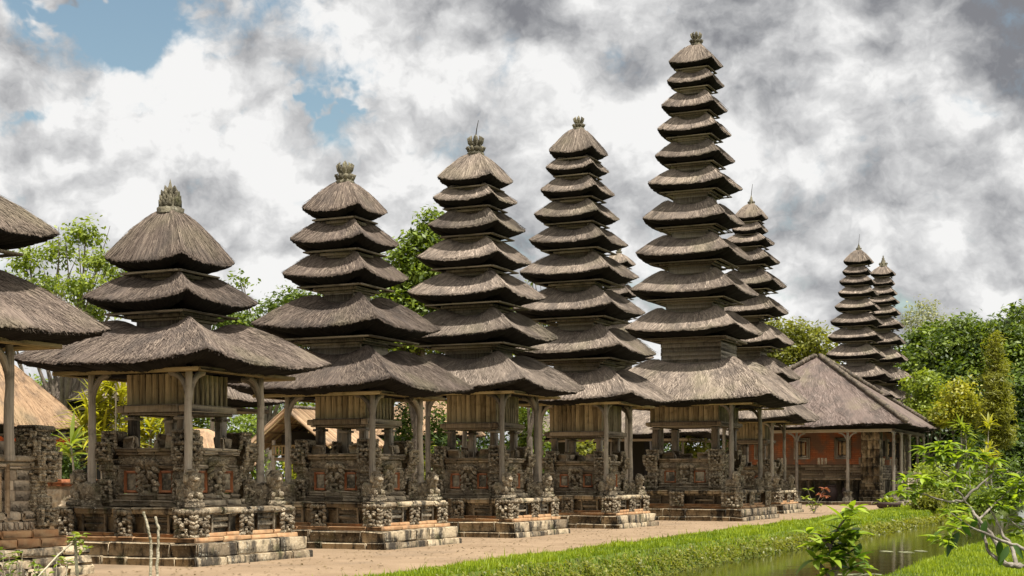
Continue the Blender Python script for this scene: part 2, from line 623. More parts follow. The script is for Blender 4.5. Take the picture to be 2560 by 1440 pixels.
def tube(mb, pts, rad, n=8, tint=.5, jit=0.0, cap=True, mi=0):
    pts = np.asarray(pts, float)
    rad = np.broadcast_to(np.asarray(rad, float), (len(pts),))
    k = len(pts)
    T = np.gradient(pts, axis=0)
    T /= np.linalg.norm(T, axis=1)[:, None] + 1e-9
    ref = np.array([0.31, .17, .93]) if abs(T[0][2]) < .8 else np.array([1.0, 0, 0])
    A = np.cross(T, ref)
    A /= np.linalg.norm(A, axis=1)[:, None] + 1e-9
    B = np.cross(T, A)
    th = np.linspace(0, 2 * np.pi, n, endpoint=False)
    rr = rad[:, None] * (1 + (rng.normal(0, jit, (k, n)) if jit else 0))
    v = pts[:, None, :] + rr[..., None] * (np.cos(th)[None, :, None] * A[:, None, :] + np.sin(th)[None, :, None] * B[:, None, :])
    L = np.concatenate([[0], np.cumsum(np.linalg.norm(np.diff(pts, axis=0), axis=1))])
    off = rng.random() * 30
    fib = np.stack([np.broadcast_to(off + th[None, :] * .12, (k, n)), np.broadcast_to(L[:, None], (k, n)), np.zeros((k, n))], -1).reshape(-1, 3)
    i, j = np.meshgrid(np.arange(k - 1), np.arange(n), indexing='ij')
    q = np.stack([i * n + j, i * n + (j + 1) % n, (i + 1) * n + (j + 1) % n, (i + 1) * n + j], -1).reshape(-1, 4)
    mb.add(v, [q], tint, fib, mi)
    if cap:
        for e in (0, k - 1):
            vv = np.concatenate([v[e], [pts[e]]])
            jj = np.arange(n)
            f = np.stack([jj, (jj + 1) % n, np.full(n, n)], 1)
            mb.add(vv, [f if e else f[:, ::-1]], tint, np.repeat(fib[e * n:e * n + 1], n + 1, 0), mi)


def lathe(mb, prof, n=16, c=(0, 0, 0), tint=.5, jit=0.0, sq=0.0):
    """profile of (radius, z); sq>0 squares the section off"""
    th = np.linspace(0, 2 * np.pi, n, endpoint=False)
    rads = np.array([p[0] for p in prof])
    zs = np.array([p[1] for p in prof])
    k = len(prof)
    m = np.maximum(abs(np.cos(th)), abs(np.sin(th)))
    f = 1 / (m ** sq)
    rr = rads[:, None] * f[None, :] * (1 + (rng.normal(0, jit, (k, n)) if jit else 0))
    v = np.stack([rr * np.cos(th), rr * np.sin(th), np.broadcast_to(zs[:, None], (k, n)) + 0], -1) + np.asarray(c)
    i, j = np.meshgrid(np.arange(k - 1), np.arange(n), indexing='ij')
    q = np.stack([i * n + j, i * n + (j + 1) % n, (i + 1) * n + (j + 1) % n, (i + 1) * n + j], -1).reshape(-1, 4)
    mb.add(v, [q], tint)
    for e in (0, k - 1):
        if rads[e] > 1e-4:
            vv = np.concatenate([v[e], [[c[0], c[1], c[2] + zs[e]]]])
            jj = np.arange(n)
            fc = np.stack([jj, (jj + 1) % n, np.full(n, n)], 1)
            mb.add(vv, [fc if e else fc[:, ::-1]], tint)


def worley(p, m, seed, box=1.0):
    r = np.random.default_rng(seed)
    c = r.uniform(-box, box, (m, 3))
    d = np.linalg.norm(p[:, None, :] - c[None], axis=2)
    d.sort(axis=1)
    return d[:, 0], d[:, 1]


def carved(mb, c, size, seed, nu=22, nv=14, amp=.22, e=.45, cells=46, rz=0.0, tint=None):
    """a block carved all over: rounded box broken into leafy lumps and scrolls"""
    uu = np.linspace(-np.pi, np.pi, nu, endpoint=False)
    vv = np.linspace(-np.pi / 2, np.pi / 2, nv)
    g = lambda x, p: np.sign(x) * np.abs(x) ** p
    Uu, Vv = np.meshgrid(uu, vv)
    P = np.stack([g(np.cos(Vv), e) * g(np.cos(Uu), e), g(np.cos(Vv), e) * g(np.sin(Uu), e), g(np.sin(Vv), e)], -1).reshape(-1, 3)
    f1, f2 = worley(P * np.array([1, 1, 1.2]), cells, seed, 1.2)
    curl = np.cos(f1 * 22)
    disp = 1 + amp * (np.clip(f2 - f1, 0, .5) * 1.6 - .32 + .16 * curl)
    v = P * disp[:, None] * np.asarray(size) / 2
    if rz:
        v = v @ rot_z(rz).T
    v = v + np.asarray(c)
    i, j = np.meshgrid(np.arange(nv - 1), np.arange(nu), indexing='ij')
    q = np.stack([i * nu + j, i * nu + (j + 1) % nu, (i + 1) * nu + (j + 1) % nu, (i + 1) * nu + j], -1).reshape(-1, 4)
    mb.add(v, [q], np.clip(.5 + (f2 - f1 - .18) * 1.3, 0, 1) if tint is None else tint)


_sv = np.linspace(0, np.pi, 6)
_su = np.linspace(0, 2 * np.pi, 9)[:-1]
_SP = np.array([(math.sin(a) * math.cos(b), math.sin(a) * math.sin(b), math.cos(a)) for a in _sv for b in _su])
_SQ = np.array([[i * 8 + j, (i + 1) * 8 + j, (i + 1) * 8 + (j + 1) % 8, i * 8 + (j + 1) % 8] for i in range(5) for j in range(8)])


def lump(mb, c, rad, ux, n, tilt=0.0, roll=0.0, tint=None):
    """one leaf or scroll of a carving: ellipsoid with its axes along (ux, outward, up), tilted"""
    ux, n = np.asarray(ux, float), np.asarray(n, float)
    z = np.array([0, 0, 1.0])
    z2 = z * math.cos(tilt) + n * math.sin(tilt)
    n2 = n * math.cos(tilt) - z * math.sin(tilt)
    a = ux * math.cos(roll) + z2 * math.sin(roll)
    b = z2 * math.cos(roll) - ux * math.sin(roll)
    v = _SP * np.asarray(rad)
    v = v[:, 0:1] * a + v[:, 1:2] * n2 + v[:, 2:3] * b + np.asarray(c, float)
    mb.add(v, [_SQ], rng.random() if tint is None else tint)


def karang(mb, c, size, seed, faces=((0, -1), (-1, 0), (1, 0), (0, 1)), face=True):
    """block carved as a fanged mask among rows of curling leaves"""
    r = np.random.default_rng(seed)
    sx, sy, sz = size
    c = np.asarray(c, float)
    cbox(mb, c, (sx * .87, sy * .87, sz), ch=.03, jit=.004)
    for nx, ny in faces:
        n = np.array([nx, ny, 0.0])
        ux = np.array([-ny, nx, 0.0])
        w = sy if nx else sx
        d = (sx if nx else sy) * .42
        cols = 6
        for row in range(6):
            zz = -.42 + .168 * row
            k = cols - (row % 2)
            for q in range(k):
                f = (q + .5) / k * 2 - 1
                if face and abs(f) < .55 and 0 < row < 5:
                    continue
                p = c + n * (d + .005 * row + r.normal(0, .006)) + ux * f * w * .44 + np.array([0, 0, zz * sz])
                lump(mb, p, (w * .10 * r.uniform(.8, 1.15), .042, sz * .12 * r.uniform(.8, 1.2)), ux, n, .45, .9 * f + r.normal(0, .15))
        if face:
            p = c + n * (d + .03)
            for sg in (-1, 1):
                lump(mb, p + ux * sg * w * .15 + np.array([0, 0, sz * .08]), (w * .10, .07, sz * .085), ux, n)
                lump(mb, p + ux * sg * w * .17 + np.array([0, 0, sz * .18]), (w * .13, .05, sz * .05), ux, n, .3, -.35 * sg)
                lump(mb, p + ux * sg * w * .14 - np.array([0, 0, sz * .24]), (w * .045, .05, sz * .10), ux, n, -.2)
            lump(mb, p + n * .03 - np.array([0, 0, sz * .03]), (w * .085, .075, sz * .10), ux, n)
            lump(mb, p - np.array([0, 0, sz * .16]), (w * .22, .055, sz * .055), ux, n)
            lump(mb, p - np.array([0, 0, sz * .34]), (w * .20, .045, sz * .07), ux, n)


def relief(mb, c, ux, w, h, depth, seed, step=.03, cells=40, outline=0.0, tint=None):
    """carved panel standing on a wall: ux is the horizontal direction, depth grows outward (ux x z)"""
    nx, nz = max(6, int(w / step)), max(6, int(h / step))
    X, Z = np.meshgrid(np.linspace(-1, 1, nx), np.linspace(-1, 1, nz))
    P = np.stack([np.abs(X) * w, Z * h, X * 0], -1).reshape(-1, 3) / max(w, h)
    r = np.random.default_rng(seed)
    cc = np.stack([r.uniform(0, w, cells), r.uniform(-h, h, cells), np.zeros(cells)], 1) / max(w, h)
    d = np.linalg.norm(P[:, None] - cc[None], axis=2)
    d.sort(axis=1)
    f = np.clip((d[:, 1] - d[:, 0]) * 5, 0, 1)
    H = .35 + .5 * f + .18 * np.cos(d[:, 0] * 55)
    xx, zz = X.ravel(), Z.ravel()
    edge = np.clip((1 - np.abs(xx)) * 6, 0, 1) * np.clip((1 - np.abs(zz)) * 6, 0, 1)
    if outline:
        th = np.arctan2(zz, np.abs(xx))
        rad = 1.0 - outline * (.5 + .5 * np.sin(th * 7 + seed)) * .35
        q = (np.abs(xx) ** 2.6 + np.abs(zz) ** 2.6) ** (1 / 2.6)
        edge = np.clip((rad - q) * 7, 0, 1)
        H = H + .6 * np.clip(1 - q * q, 0, 1)
    Hd = H * edge * depth
    ux = np.asarray(ux, float)
    n = np.cross(ux, (0, 0, 1.0))
    v = np.asarray(c, float) + np.outer(xx * w / 2, ux) + np.outer(zz * h / 2, (0, 0, 1.0)) + np.outer(Hd, n)
    i, j = np.meshgrid(np.arange(nz - 1), np.arange(nx - 1), indexing='ij')
    qd = np.stack([i * nx + j, i * nx + j + 1, (i + 1) * nx + j + 1, (i + 1) * nx + j], -1).reshape(-1, 4)
    if outline:
        keep = edge[qd].max(1) > 0
        qd = qd[keep]
    mb.add(v, [qd], np.clip(.3 + .5 * f, 0, 1) if tint is None else tint)


def course(mb, hx, hy, z0, z1, L=.55, depth=.22, jit=.007, ch=.025, out=.012, cx=0.0, cy=0.0, mi=0):
    """ring of hewn blocks"""
    for side in range(4):
        half, fix = (hx, hy) if side in (0, 2) else (hy, hx)
        sgn = -1 if side in (0, 3) else 1
        lo, hi = (-half, half) if side in (0, 2) else (-half + depth + .002, half - depth - .002)
        n = max(1, int(round((hi - lo) / L)))
        cuts = np.linspace(lo, hi, n + 1)
        if n > 1:
            cuts[1:-1] += rng.uniform(-.25, .25, n - 1) * (hi - lo) / n
        for a, b in zip(cuts[:-1], cuts[1:]):
            o = rng.uniform(-out, out)
            p = sgn * (fix - depth / 2 + o)
            ctr = ((a + b) / 2 + cx, p + cy) if side in (0, 2) else (p + cx, (a + b) / 2 + cy)
            sz = (b - a - .008, depth) if side in (0, 2) else (depth, b - a - .008)
            cbox(mb, (*ctr, (z0 + z1) / 2), (*sz, z1 - z0 - .004), ch=ch, jit=jit, mi=mi)


# ------------------------------------------------------------------ thatched roof
def roof(name, mats, parent, c, ax, ay, bx, by, ze, zt, lift, th, seed, px, p=1.7, blades=1.0, hip=0.0, under=None, fringe=True):
    """square thatched roof: eaves half-size (ax, ay) at height ze, neck half-size (bx, by) at zt;
    px = size of a picture element there, which sets how fine straw and edge are"""
    r = np.random.default_rng(seed)
    per = 2 * max(ax, ay)
    n = int(np.clip(per / (px * 1.6), 10, 130))
    rows = int(np.clip((ax - bx) / (px * 3), 6, 16))
    t1 = np.linspace(-1, 1, n, endpoint=False)
    tt = np.tile(t1, 4)
    side = np.repeat(np.arange(4), n)
    N = 4 * n
    phase = r.uniform(0, 6.28, 8)
    ang = (side + (tt + 1) / 2) / 4 * 2 * np.pi
    wob = sum(np.sin(ang * k + phase[i]) / (1 + .25 * i) for i, k in enumerate((2, 3, 5, 7, 11, 17, 23, 31))) * .28

    def plan(side, t, s):
        rx, ry = bx + (ax - bx) * s, by + (ay - by) * s
        x = np.where(side == 0, t * rx, np.where(side == 1, rx, np.where(side == 2, -t * rx, -rx)))
        y = np.where(side == 0, -ry, np.where(side == 1, t * ry, np.where(side == 2, ry, -t * ry)))
        k = 1 - .03 * np.abs(t) ** 6
        return x * k, y * k

    def height(t, s):
        # hips bulge above the sagging middles, most of all near the neck
        cf = np.abs(t) ** 2.4
        s = np.clip(s, 0, 1.05)
        hump = (lift * (hip > 0) + hip * (zt - ze)) * (1 - s) ** .6 * (1 - .55 * np.maximum(0, 1 - s * 4) ** 2)
        return ze + (zt - ze) * (1 - s ** p) + cf * (lift * s + hump * (1 - s ** 3))

    V3, FB = [], []
    ss = np.linspace(0, 1, rows)
    cur = th * .9
    spec = [(s, 0, 0) for s in ss] + [(1, .006, -.14 * cur), (1, -.03, -.30 * cur), (1, -.12 * (ax - bx), -.55 * cur), (1, -.36 * (ax - bx), -.95 * cur), (1, -.85 * (ax - bx), -.8 * cur)]
    for k, (s, din, dz) in enumerate(spec):
        sv = np.full(N, s) + din / (ax - bx)
        x, y = plan(side, tt, sv)
        z = height(tt, np.full(N, s)) + dz
        w = min(s, 1) ** 2
        z = z + wob * (.012 + .018 * ax) * w
        if s == 1 and din > -.05:
            z = z + r.normal(0, .012, N)
            kk = 1 + r.normal(0, .007, N)
            x, y = x * kk, y * kk
        elif s > .05:
            z = z + r.normal(0, .006, N)
        V3.append(np.stack([x, y, z], 1))
        FB.append(np.stack([tt * (bx + (ax - bx) * s) + side * 13.7 + seed, np.full(N, s * (ax - bx) * 1.2 + dz), np.zeros(N)], 1))
    K = len(spec)
    v = np.concatenate(V3) + np.array([c[0], c[1], 0])
    i, j = np.meshgrid(np.arange(K - 1), np.arange(N), indexing='ij')
    q = np.stack([i * N + j, (i + 1) * N + j, (i + 1) * N + (j + 1) % N, i * N + (j + 1) % N], -1)
    mb = MB()
    kt = rows
    fb = np.concatenate(FB)
    patch = r.normal(0, .05, N)
    tint = (.5 + np.tile(patch, K))
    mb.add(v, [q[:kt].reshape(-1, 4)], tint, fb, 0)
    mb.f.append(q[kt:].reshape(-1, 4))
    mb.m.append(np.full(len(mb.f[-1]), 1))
    # loose straw lying on the slope
    area = 4 * (ax * ay - bx * by) * 1.3
    wd = max(.009, px * .42)
    ln = max(.22, px * 9)
    nb = int(min(12000, blades * area / (wd * ln) * .85))
    if nb > 20:
        sd = r.integers(0, 4, nb)
        s0 = np.sqrt(r.random(nb)) * .96
        t0 = r.uniform(-1, 1, nb)
        L = ln * r.uniform(.5, 1.3, nb)
        ds = np.minimum(L / ((ax - bx) * 1.25), 1.02 - s0)
        t2 = t0 + r.normal(0, .035, nb)
        x0, y0 = plan(sd, t0, s0)
        x1, y1 = plan(sd, t2, s0 + ds)
        z0 = height(t0, s0) + .012
        z1 = height(t2, np.minimum(s0 + ds, 1.0)) + r.uniform(.01, .028, nb)
        tx = np.where(sd == 0, 1, np.where(sd == 2, -1, 0)) * 1.0
        ty = np.where(sd == 1, 1, np.where(sd == 3, -1, 0)) * 1.0
        w = wd * r.uniform(.5, 1.1, nb)
        a = np.stack([x0 - tx * w, y0 - ty * w, z0], 1)
        b = np.stack([x0 + tx * w, y0 + ty * w, z0], 1)
        d = np.stack([x1 + tx * w * .3, y1 + ty * w * .3, z1], 1)
        e = np.stack([x1 - tx * w * .3, y1 - ty * w * .3, z1], 1)
        bv = np.stack([a, b, d, e], 1).reshape(-1, 3) + np.array([c[0], c[1], 0])
        tn = np.repeat(np.clip(r.normal(.55, .26, nb), 0, 1.1), 4)
        ff = np.stack([np.repeat(t0 * ax + sd * 9.1, 4), np.repeat(s0 * 2, 4), np.zeros(4 * nb)], 1)
        mb.add(bv, [np.arange(4 * nb).reshape(-1, 4)], tn, ff, 0)
    # ragged ends hanging at the eaves
    if fringe:
        nf = int(min(2600, 8 * max(ax, ay) / (wd * 1.6)))
        sd = r.integers(0, 4, nf)
        t0 = r.uniform(-1, 1, nf)
        x0, y0 = plan(sd, t0, np.full(nf, .97))
        x1, y1 = plan(sd, t0 + r.normal(0, .02, nf), 1 + r.uniform(-.01, .03, nf) / (ax - bx))
        z0 = height(t0, np.full(nf, .97)) + .01
        z1 = height(t0, np.ones(nf)) - r.uniform(.0, .07, nf) * (.5 + .25 * ax)
        tx = np.where(sd == 0, 1, np.where(sd == 2, -1, 0)) * 1.0
        ty = np.where(sd == 1, 1, np.where(sd == 3, -1, 0)) * 1.0
        w = wd * r.uniform(.5, 1.2, nf)
        a = np.stack([x0 - tx * w, y0 - ty * w, z0], 1)
        b = np.stack([x0 + tx * w, y0 + ty * w, z0], 1)
        d = np.stack([x1, y1, z1], 1)
        bv = np.stack([a, b, d], 1).reshape(-1, 3) + np.array([c[0], c[1], 0])
        tn = np.repeat(np.clip(r.normal(.45, .25, nf), 0, 1), 3)
        ff = np.stack([np.repeat(t0 * ax + sd * 9.1, 3), np.repeat(np.ones(nf), 3), np.zeros(3 * nf)], 1)
        mb.add(bv, [np.arange(3 * nf).reshape(-1, 3)], tn, ff, 0)
    return mb.build(name, mats, parent)


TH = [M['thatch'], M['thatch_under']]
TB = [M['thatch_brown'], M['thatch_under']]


# ------------------------------------------------------------------ finials
def finial(parent, c, z0, z1, kind, rod=0):
    h = z1 - z0
    mb = MB()
    w = h * (.36 if kind == 'crown' else .38)
    if kind == 'crown':           # stone crown on a ring of leaves
        lathe(mb, [(w * 1.05, -.04), (w * 1.12, .05 * h), (w * .8, .12 * h), (w * .62, .2 * h), (w * .9, .3 * h), (w * .72, .36 * h), (w * .45, .42 * h), (w * .38, .62 * h), (w * .3, .8 * h), (w * .2, .9 * h), (.0, h)], 12, (*c, z0), jit=.03, sq=.4)
        for ring, (r0, zb, ht, k) in enumerate(((w * .92, .10 * h, .26 * h, 10), (w * .72, .36 * h, .5 * h, 8))):
            for i in range(k):
                a = 2 * np.pi * (i + .5 * ring) / k
                d = np.array([math.cos(a), math.sin(a), 0])
                base = np.array([*c, z0 + zb]) + d * r0 * .62
                pts = [base, base + d * r0 * .5 + np.array([0, 0, ht * .4]), base + d * r0 * .72 + np.array([0, 0, ht * .8]), base + d * r0 * .40 + np.array([0, 0, ht])]
                tube(mb, pts, [w * .16, w * .24, w * .2, w * .06], 6, rng.random(), jit=.1)
    elif kind == 'lotus':         # pile of pointed petals round a spike
        lathe(mb, [(w * 1.1, -.05), (w * 1.1, .1 * h), (w * .75, .17 * h), (w * .8, .25 * h), (w * .55, .5 * h), (w * .30, .68 * h), (w * .16, .8 * h), (w * .10, .9 * h), (.0, h * 1.08)], 12, (*c, z0), jit=.04, sq=.3)
        for ring, (rr, zb, ht, k) in enumerate(((1.05, .12, .22, 10), (.95, .27, .24, 9), (.8, .43, .24, 8), (.5, .58, .24, 6))):
            for i in range(k):
                a = 2 * np.pi * (i + .5 * ring) / k
                d = np.array([math.cos(a), math.sin(a), 0])
                base = np.array([*c, z0 + zb * h]) + d * rr * w * .5
                pts = [base, base + d * w * .32 * rr + np.array([0, 0, ht * h * .35]), base + d * w * .34 * rr + np.array([0, 0, ht * h * .8]), base + d * w * .44 * rr + np.array([0, 0, ht * h * 1.1])]
                tube(mb, pts, [w * .15, w * .2, w * .15, w * .03], 5, rng.random(), jit=.12)
    else:                         # stacked rings narrowing to a point
        lathe(mb, [(w * .9, -.04), (w * .95, .08 * h), (w * .6, .16 * h), (w * .75, .26 * h), (w * .5, .36 * h), (w * .55, .48 * h), (w * .3, .56 * h), (w * .34, .68 * h), (w * .15, .76 * h), (w * .16, .86 * h), (.0, h)], 10, (*c, z0), jit=.06)
        for i in range(8):
            a = 2 * np.pi * i / 8
            d = np.array([math.cos(a), math.sin(a), 0])
            b0 = np.array([*c, z0 + .1 * h]) + d * w * .6
            tube(mb, [b0, b0 + d * w * .35 + np.array([0, 0, .12 * h]), b0 + d * w * .2 + np.array([0, 0, .24 * h])], [w * .16, w * .18, w * .04], 5, rng.random())
    o = mb.build('finial', M['moss_stone'], parent)
    if rod:
        rb = MB()
        p = np.array([c[0], c[1], z1 - .15 * h])
        tube(rb, [p, p + np.array([.03, -.02, rod * .5]), p + np.array([.10, -.04, rod])], [.018, .014, .009], 5)
        rb.build('rod', M['dark'], o)


# ------------------------------------------------------------------ shrine bases
def statue(mb, c, s, seed, face=0.0):
    """squat guardian: haunches, body, head with snout, ears and crest, on a moulded pedestal"""
    cbox(mb, (c[0], c[1], c[2] + .06 * s), (.46 * s, .46 * s, .12 * s), face, .02, .006)
    cbox(mb, (c[0], c[1], c[2] + .16 * s), (.38 * s, .38 * s, .08 * s), face, .02, .006)
    d = np.array([math.cos(face), math.sin(face), 0]) * s
    c = np.asarray(c, float)
    z = np.array([0, 0, 1.0]) * s
    q = np.array([-d[1], d[0], 0])
    carved(mb, c + z * .34 - d * .03, (.34 * s, .34 * s, .34 * s), seed, 22, 13, .4, .7, 50)
    carved(mb, c + z * .54 + d * .04, (.30 * s, .29 * s, .32 * s), seed + 1, 22, 13, .4, .75, 50)
    carved(mb, c + z * .68 + d * .10, (.24 * s, .25 * s, .22 * s), seed + 2, 14, 10, .3, .85, 26)
    carved(mb, c + z * .64 + d * .22, (.13 * s, .15 * s, .10 * s), seed + 3, 10, 8, .25, .8, 14)
    carved(mb, c + z * .80 - d * .0, (.22 * s, .26 * s, .16 * s), seed + 7, 14, 9, .45, .6, 26)
    for sg in (-1, 1):
        carved(mb, c + z * .26 + d * .15 + q * .12 * sg, (.13 * s, .12 * s, .17 * s), seed + 4, 9, 7, .25, .8, 12)
        carved(mb, c + z * .66 + d * .02 + q * .15 * sg, (.16 * s, .10 * s, .26 * s), seed + 5, 12, 9, .4, .7, 18)


def post_with_brackets(root, x, y, z0, z1, rad, dirs, seed):
    mb = MB()
    zz = np.linspace(z0, z1, 9)
    r = np.random.default_rng(seed)
    bend = np.cumsum(r.normal(0, .008, (9, 2)), axis=0)
    bend -= np.linspace(0, 1, 9)[:, None] * bend[-1]
    pts = np.stack([x + bend[:, 0], y + bend[:, 1], zz], 1)
    tube(mb, pts, rad * np.linspace(1.12, .9, 9), 10, r.random(), .05)
    o = mb.build('post', M['post'], root)
    for dx, dy in dirs:
        b = MB()
        a = np.linspace(0, 1, 7)
        L = .42
        pz = z1 - .62 + .58 * np.sin(a * np.pi / 2) ** 1.0
        ox = L * (1 - np.cos(a * np.pi / 2)) + .02
        tube(b, np.stack([x + dx * ox, y + dy * ox, pz], 1), np.linspace(.055, .065, 7), 6, r.random(), .08)
        b.build('bracket', M['post'], o)
    return o


def shrine_base(root, k, zbox, zu, zped, seed, step, c=(0, 0), hs=1.0, D=30.0, hb=None, pp=None):
    """stepped stone base, carved pedestal, inner posts and plank chamber; k scales the plan"""
    cx, cy = c
    hd = 44 if D < 36 else 34 if D < 50 else 26
    z1, z2 = .42 * hs, 1.07 * hs
    lo, up = 1.87 * k, 1.60 * k
    # lower step
    mb = MB()
    course(mb, lo + .07, lo + .07, -.06, .15 * hs, 1.0, .5, .010, .022, .014, cx, cy)
    course(mb, lo, lo, .15 * hs, z1, 1.25, .6, .010, .025, .012, cx, cy)
    cbox(mb, (cx, cy, z1 / 2 - .01), (2 * lo - .7, 2 * lo - .7, z1 - .02))
    mb.build('lower_step', M['stone_warm'], root)
    # brick ledge
    mb = MB()
    course(mb, up + .12, up + .12, z1, z1 + .09 * hs, .9, .4, .006, .012, .008, cx, cy)
    course(mb, up + .03, up + .03, z1 + .09 * hs, z1 + .17 * hs, .8, .3, .005, .012, .008, cx, cy)
    mb.build('brick_ledge', M['brick'], root)
    # platform body
    mb = MB()
    cbox(mb, (cx, cy, (z1 + z2) / 2), (2 * up - .14, 2 * up - .14, z2 - z1 - .06), ch=.03)
    for s2 in range(4):
        for f in (-.47, .47):
            for zf in (.30, .42, .54):
                half = up - .07 + .02
                L = .5 * k
                if s2 % 2 == 0:
                    cbox(mb, (cx + f * up, cy + (-half if s2 == 0 else half), z1 + zf * hs), (L, .07, .07), ch=.012, jit=.003, along=0)
                else:
                    cbox(mb, (cx + (half if s2 == 1 else -half), cy + f * up, z1 + zf * hs), (.07, L, .07), ch=.012, jit=.003, along=1)
            for f2 in (f - .17, f + .17):
                if s2 % 2 == 0:
                    cbox(mb, (cx + f2 * up, cy + (-half if s2 == 0 else half), z1 + .36 * hs), (.06, .10, .40), ch=.012, jit=.003)
                else:
                    cbox(mb, (cx + (half if s2 == 1 else -half), cy + f2 * up, z1 + .36 * hs), (.10, .06, .40), ch=.012, jit=.003)
    mb.build('platform', M['stone_dark'], root)
    mb = MB()
    course(mb, up + .06, up + .06, z2 - .13 * hs, z2, .75, .45, .008, .035, .012, cx, cy)
    course(mb, up - .02, up - .02, z2 - .19 * hs, z2 - .13 * hs, .75, .35, .006, .02, .008, cx, cy)
    cbox(mb, (cx, cy, z2 - .07), (2 * up - .8, 2 * up - .8, .12))
    mb.build('cornice', M['stone_warm'], root)
    # carved blocks of the platform: corners and the middle of every side
    zc, hc = z1 + .33 * hs, .50 * hs
    sd = seed * 100
    for sx in (-1, 1):
        for sy in (-1, 1):
            mb = MB()
            karang(mb, (cx + sx * (up - .17), cy + sy * (up - .17), zc), (.52 * k, .52 * k, hc + .04), sd, ((sx, 0), (0, sy)))
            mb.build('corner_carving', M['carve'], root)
            sd += 3
    for ax_, sg in ((0, -1), (0, 1), (1, -1), (1, 1)):
        mb = MB()
        pos = (cx + (sg * (up - .02) if ax_ == 0 else 0), cy + (sg * (up - .02) if ax_ == 1 else 0))
        size = (.30, .46 * k, hc + .02) if ax_ == 0 else (.46 * k, .30, hc + .02)
        karang(mb, (pos[0] - (sg * .06 if ax_ == 0 else 0), pos[1] - (sg * .06 if ax_ == 1 else 0), zc), size, sd, ((sg, 0) if ax_ == 0 else (0, sg),))
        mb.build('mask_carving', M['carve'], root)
        sd += 3
    # upper pedestal
    hp = .92 * k
    t0, t1 = z2 + .24 * hs, zped
    mb = MB()
    course(mb, hp + .18, hp + .18, z2, z2 + .13 * hs, .5, .3, .006, .02, .01, cx, cy)
    course(mb, hp + .08, hp + .08, z2 + .13 * hs, t0, .5, .3, .006, .03, .01, cx, cy)
    cbox(mb, (cx, cy, (t0 + t1) / 2), (2 * hp - .12, 2 * hp - .12, t1 - t0 - .03))
    course(mb, hp, hp, t0 + .50 * hs, t0 + .57 * hs, .5, .2, .004, .015, .006, cx, cy)
    course(mb, hp + .06, hp + .06, t1 - .10, t1 - .03, .5, .2, .004, .015, .006, cx, cy)
    course(mb, hp + .10, hp + .10, t1 - .03, t1 + .035, .5, .25, .005, .02, .008, cx, cy)
    mb.build('pedestal', M['stone'], root)
    for face in range(4):
        ux = [(1, 0, 0), (0, 1, 0), (-1, 0, 0), (0, -1, 0)][face]
        nrm = np.cross(ux, (0, 0, 1.0))
        uxa = np.asarray(ux, float)
        ctr = np.array([cx, cy, 0]) + nrm * (hp - .05)
        mb = MB()
        relief(mb, ctr + np.array([0, 0, (t0 + .57 * hs + t1 - .10) / 2]), ux, 1.9 * hp, t1 - .10 - t0 - .57 * hs, .07, sd, step, 60)
        mb.build('frieze', M['carve'], root)
        mb = MB()
        karang(mb, ctr - nrm * .05 + np.array([0, 0, t0 + .28 * hs]), (.56 * k, .28, .76 * hs) if face % 2 == 0 else (.28, .56 * k, .76 * hs), sd, ((nrm[0], nrm[1]),))
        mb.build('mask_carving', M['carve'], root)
        for f in (-.80, .80):
            mb = MB()
            relief(mb, ctr + uxa * f * hp + np.array([0, 0, t0 + .27 * hs]), ux, .36 * k, .66 * hs, .12, sd + 2, step, 50, .5)
            mb.build('relief_carving', M['carve'], root)
        for f in (-.46, .46):
            mb = MB()
            p = ctr + uxa * f * hp + np.array([0, 0, t0 + .24 * hs])
            w_, h_ = .30 * k, .44 * hs
            for dx in (-1, 1):
                beam(mb, p + uxa * dx * w_ / 2 - np.array([0, 0, h_ / 2]) + nrm * .02, p + uxa * dx * w_ / 2 + np.array([0, 0, h_ / 2]) + nrm * .02, .05, .06)
            for dz in (-1, 1):
                beam(mb, p - uxa * (w_ / 2 - .03) + np.array([0, 0, dz * (h_ / 2 - .03)]) + nrm * .017, p + uxa * (w_ / 2 - .03) + np.array([0, 0, dz * (h_ / 2 - .03)]) + nrm * .017, .05, .05)
            fr = mb.build('panel_frame', M['brick_red'], root)
            mb = MB()
            relief(mb, p + nrm * .002, ux, w_ - .06, h_ - .08, .035, sd + 5, step, 14)
            mb.build('panel_carving', M['stone_dark'], fr)
        sd += 7
    for sx in (-1, 1):
        for sy in (-1, 1):
            mb = MB()
            for zz, sc, hh, o in ((t0 + .05, .42, .46, .03), (t0 + .36 * hs, .34, .40, -.03), (t0 + .64 * hs, .38, .36, .02), (t1 - .03, .46, .36, .05), (t1 + .20, .40, .34, -.03)):
                karang(mb, (cx + sx * (hp - .04 + o), cy + sy * (hp - .04 + o), zz), (sc * k, sc * k, hh * hs), sd, ((sx, 0), (0, sy)), zz < t0 + .1 or zz > t1 - .1)
                sd += 1
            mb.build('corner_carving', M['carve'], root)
    # seat backs on the pedestal top
    for sx, sy, wx, wy in ((-1, -.62, .14, .34), (-1, .62, .14, .34), (1, -.62, .14, .34), (1, .62, .14, .34), (-.62, -1, .34, .14), (.62, -1, .34, .14), (-.62, 1, .34, .14), (.62, 1, .34, .14)):
        mb = MB()
        x, y = cx + sx * hp * .88, cy + sy * hp * .88
        cbox(mb, (x, y, t1 + .14), (wx * k, wy * k, .24), ch=.04, jit=.02)
        mb.build('seat_back', M['stone'], root)
    # chamber of planks on four inner posts
    hb = hb or .70 * k
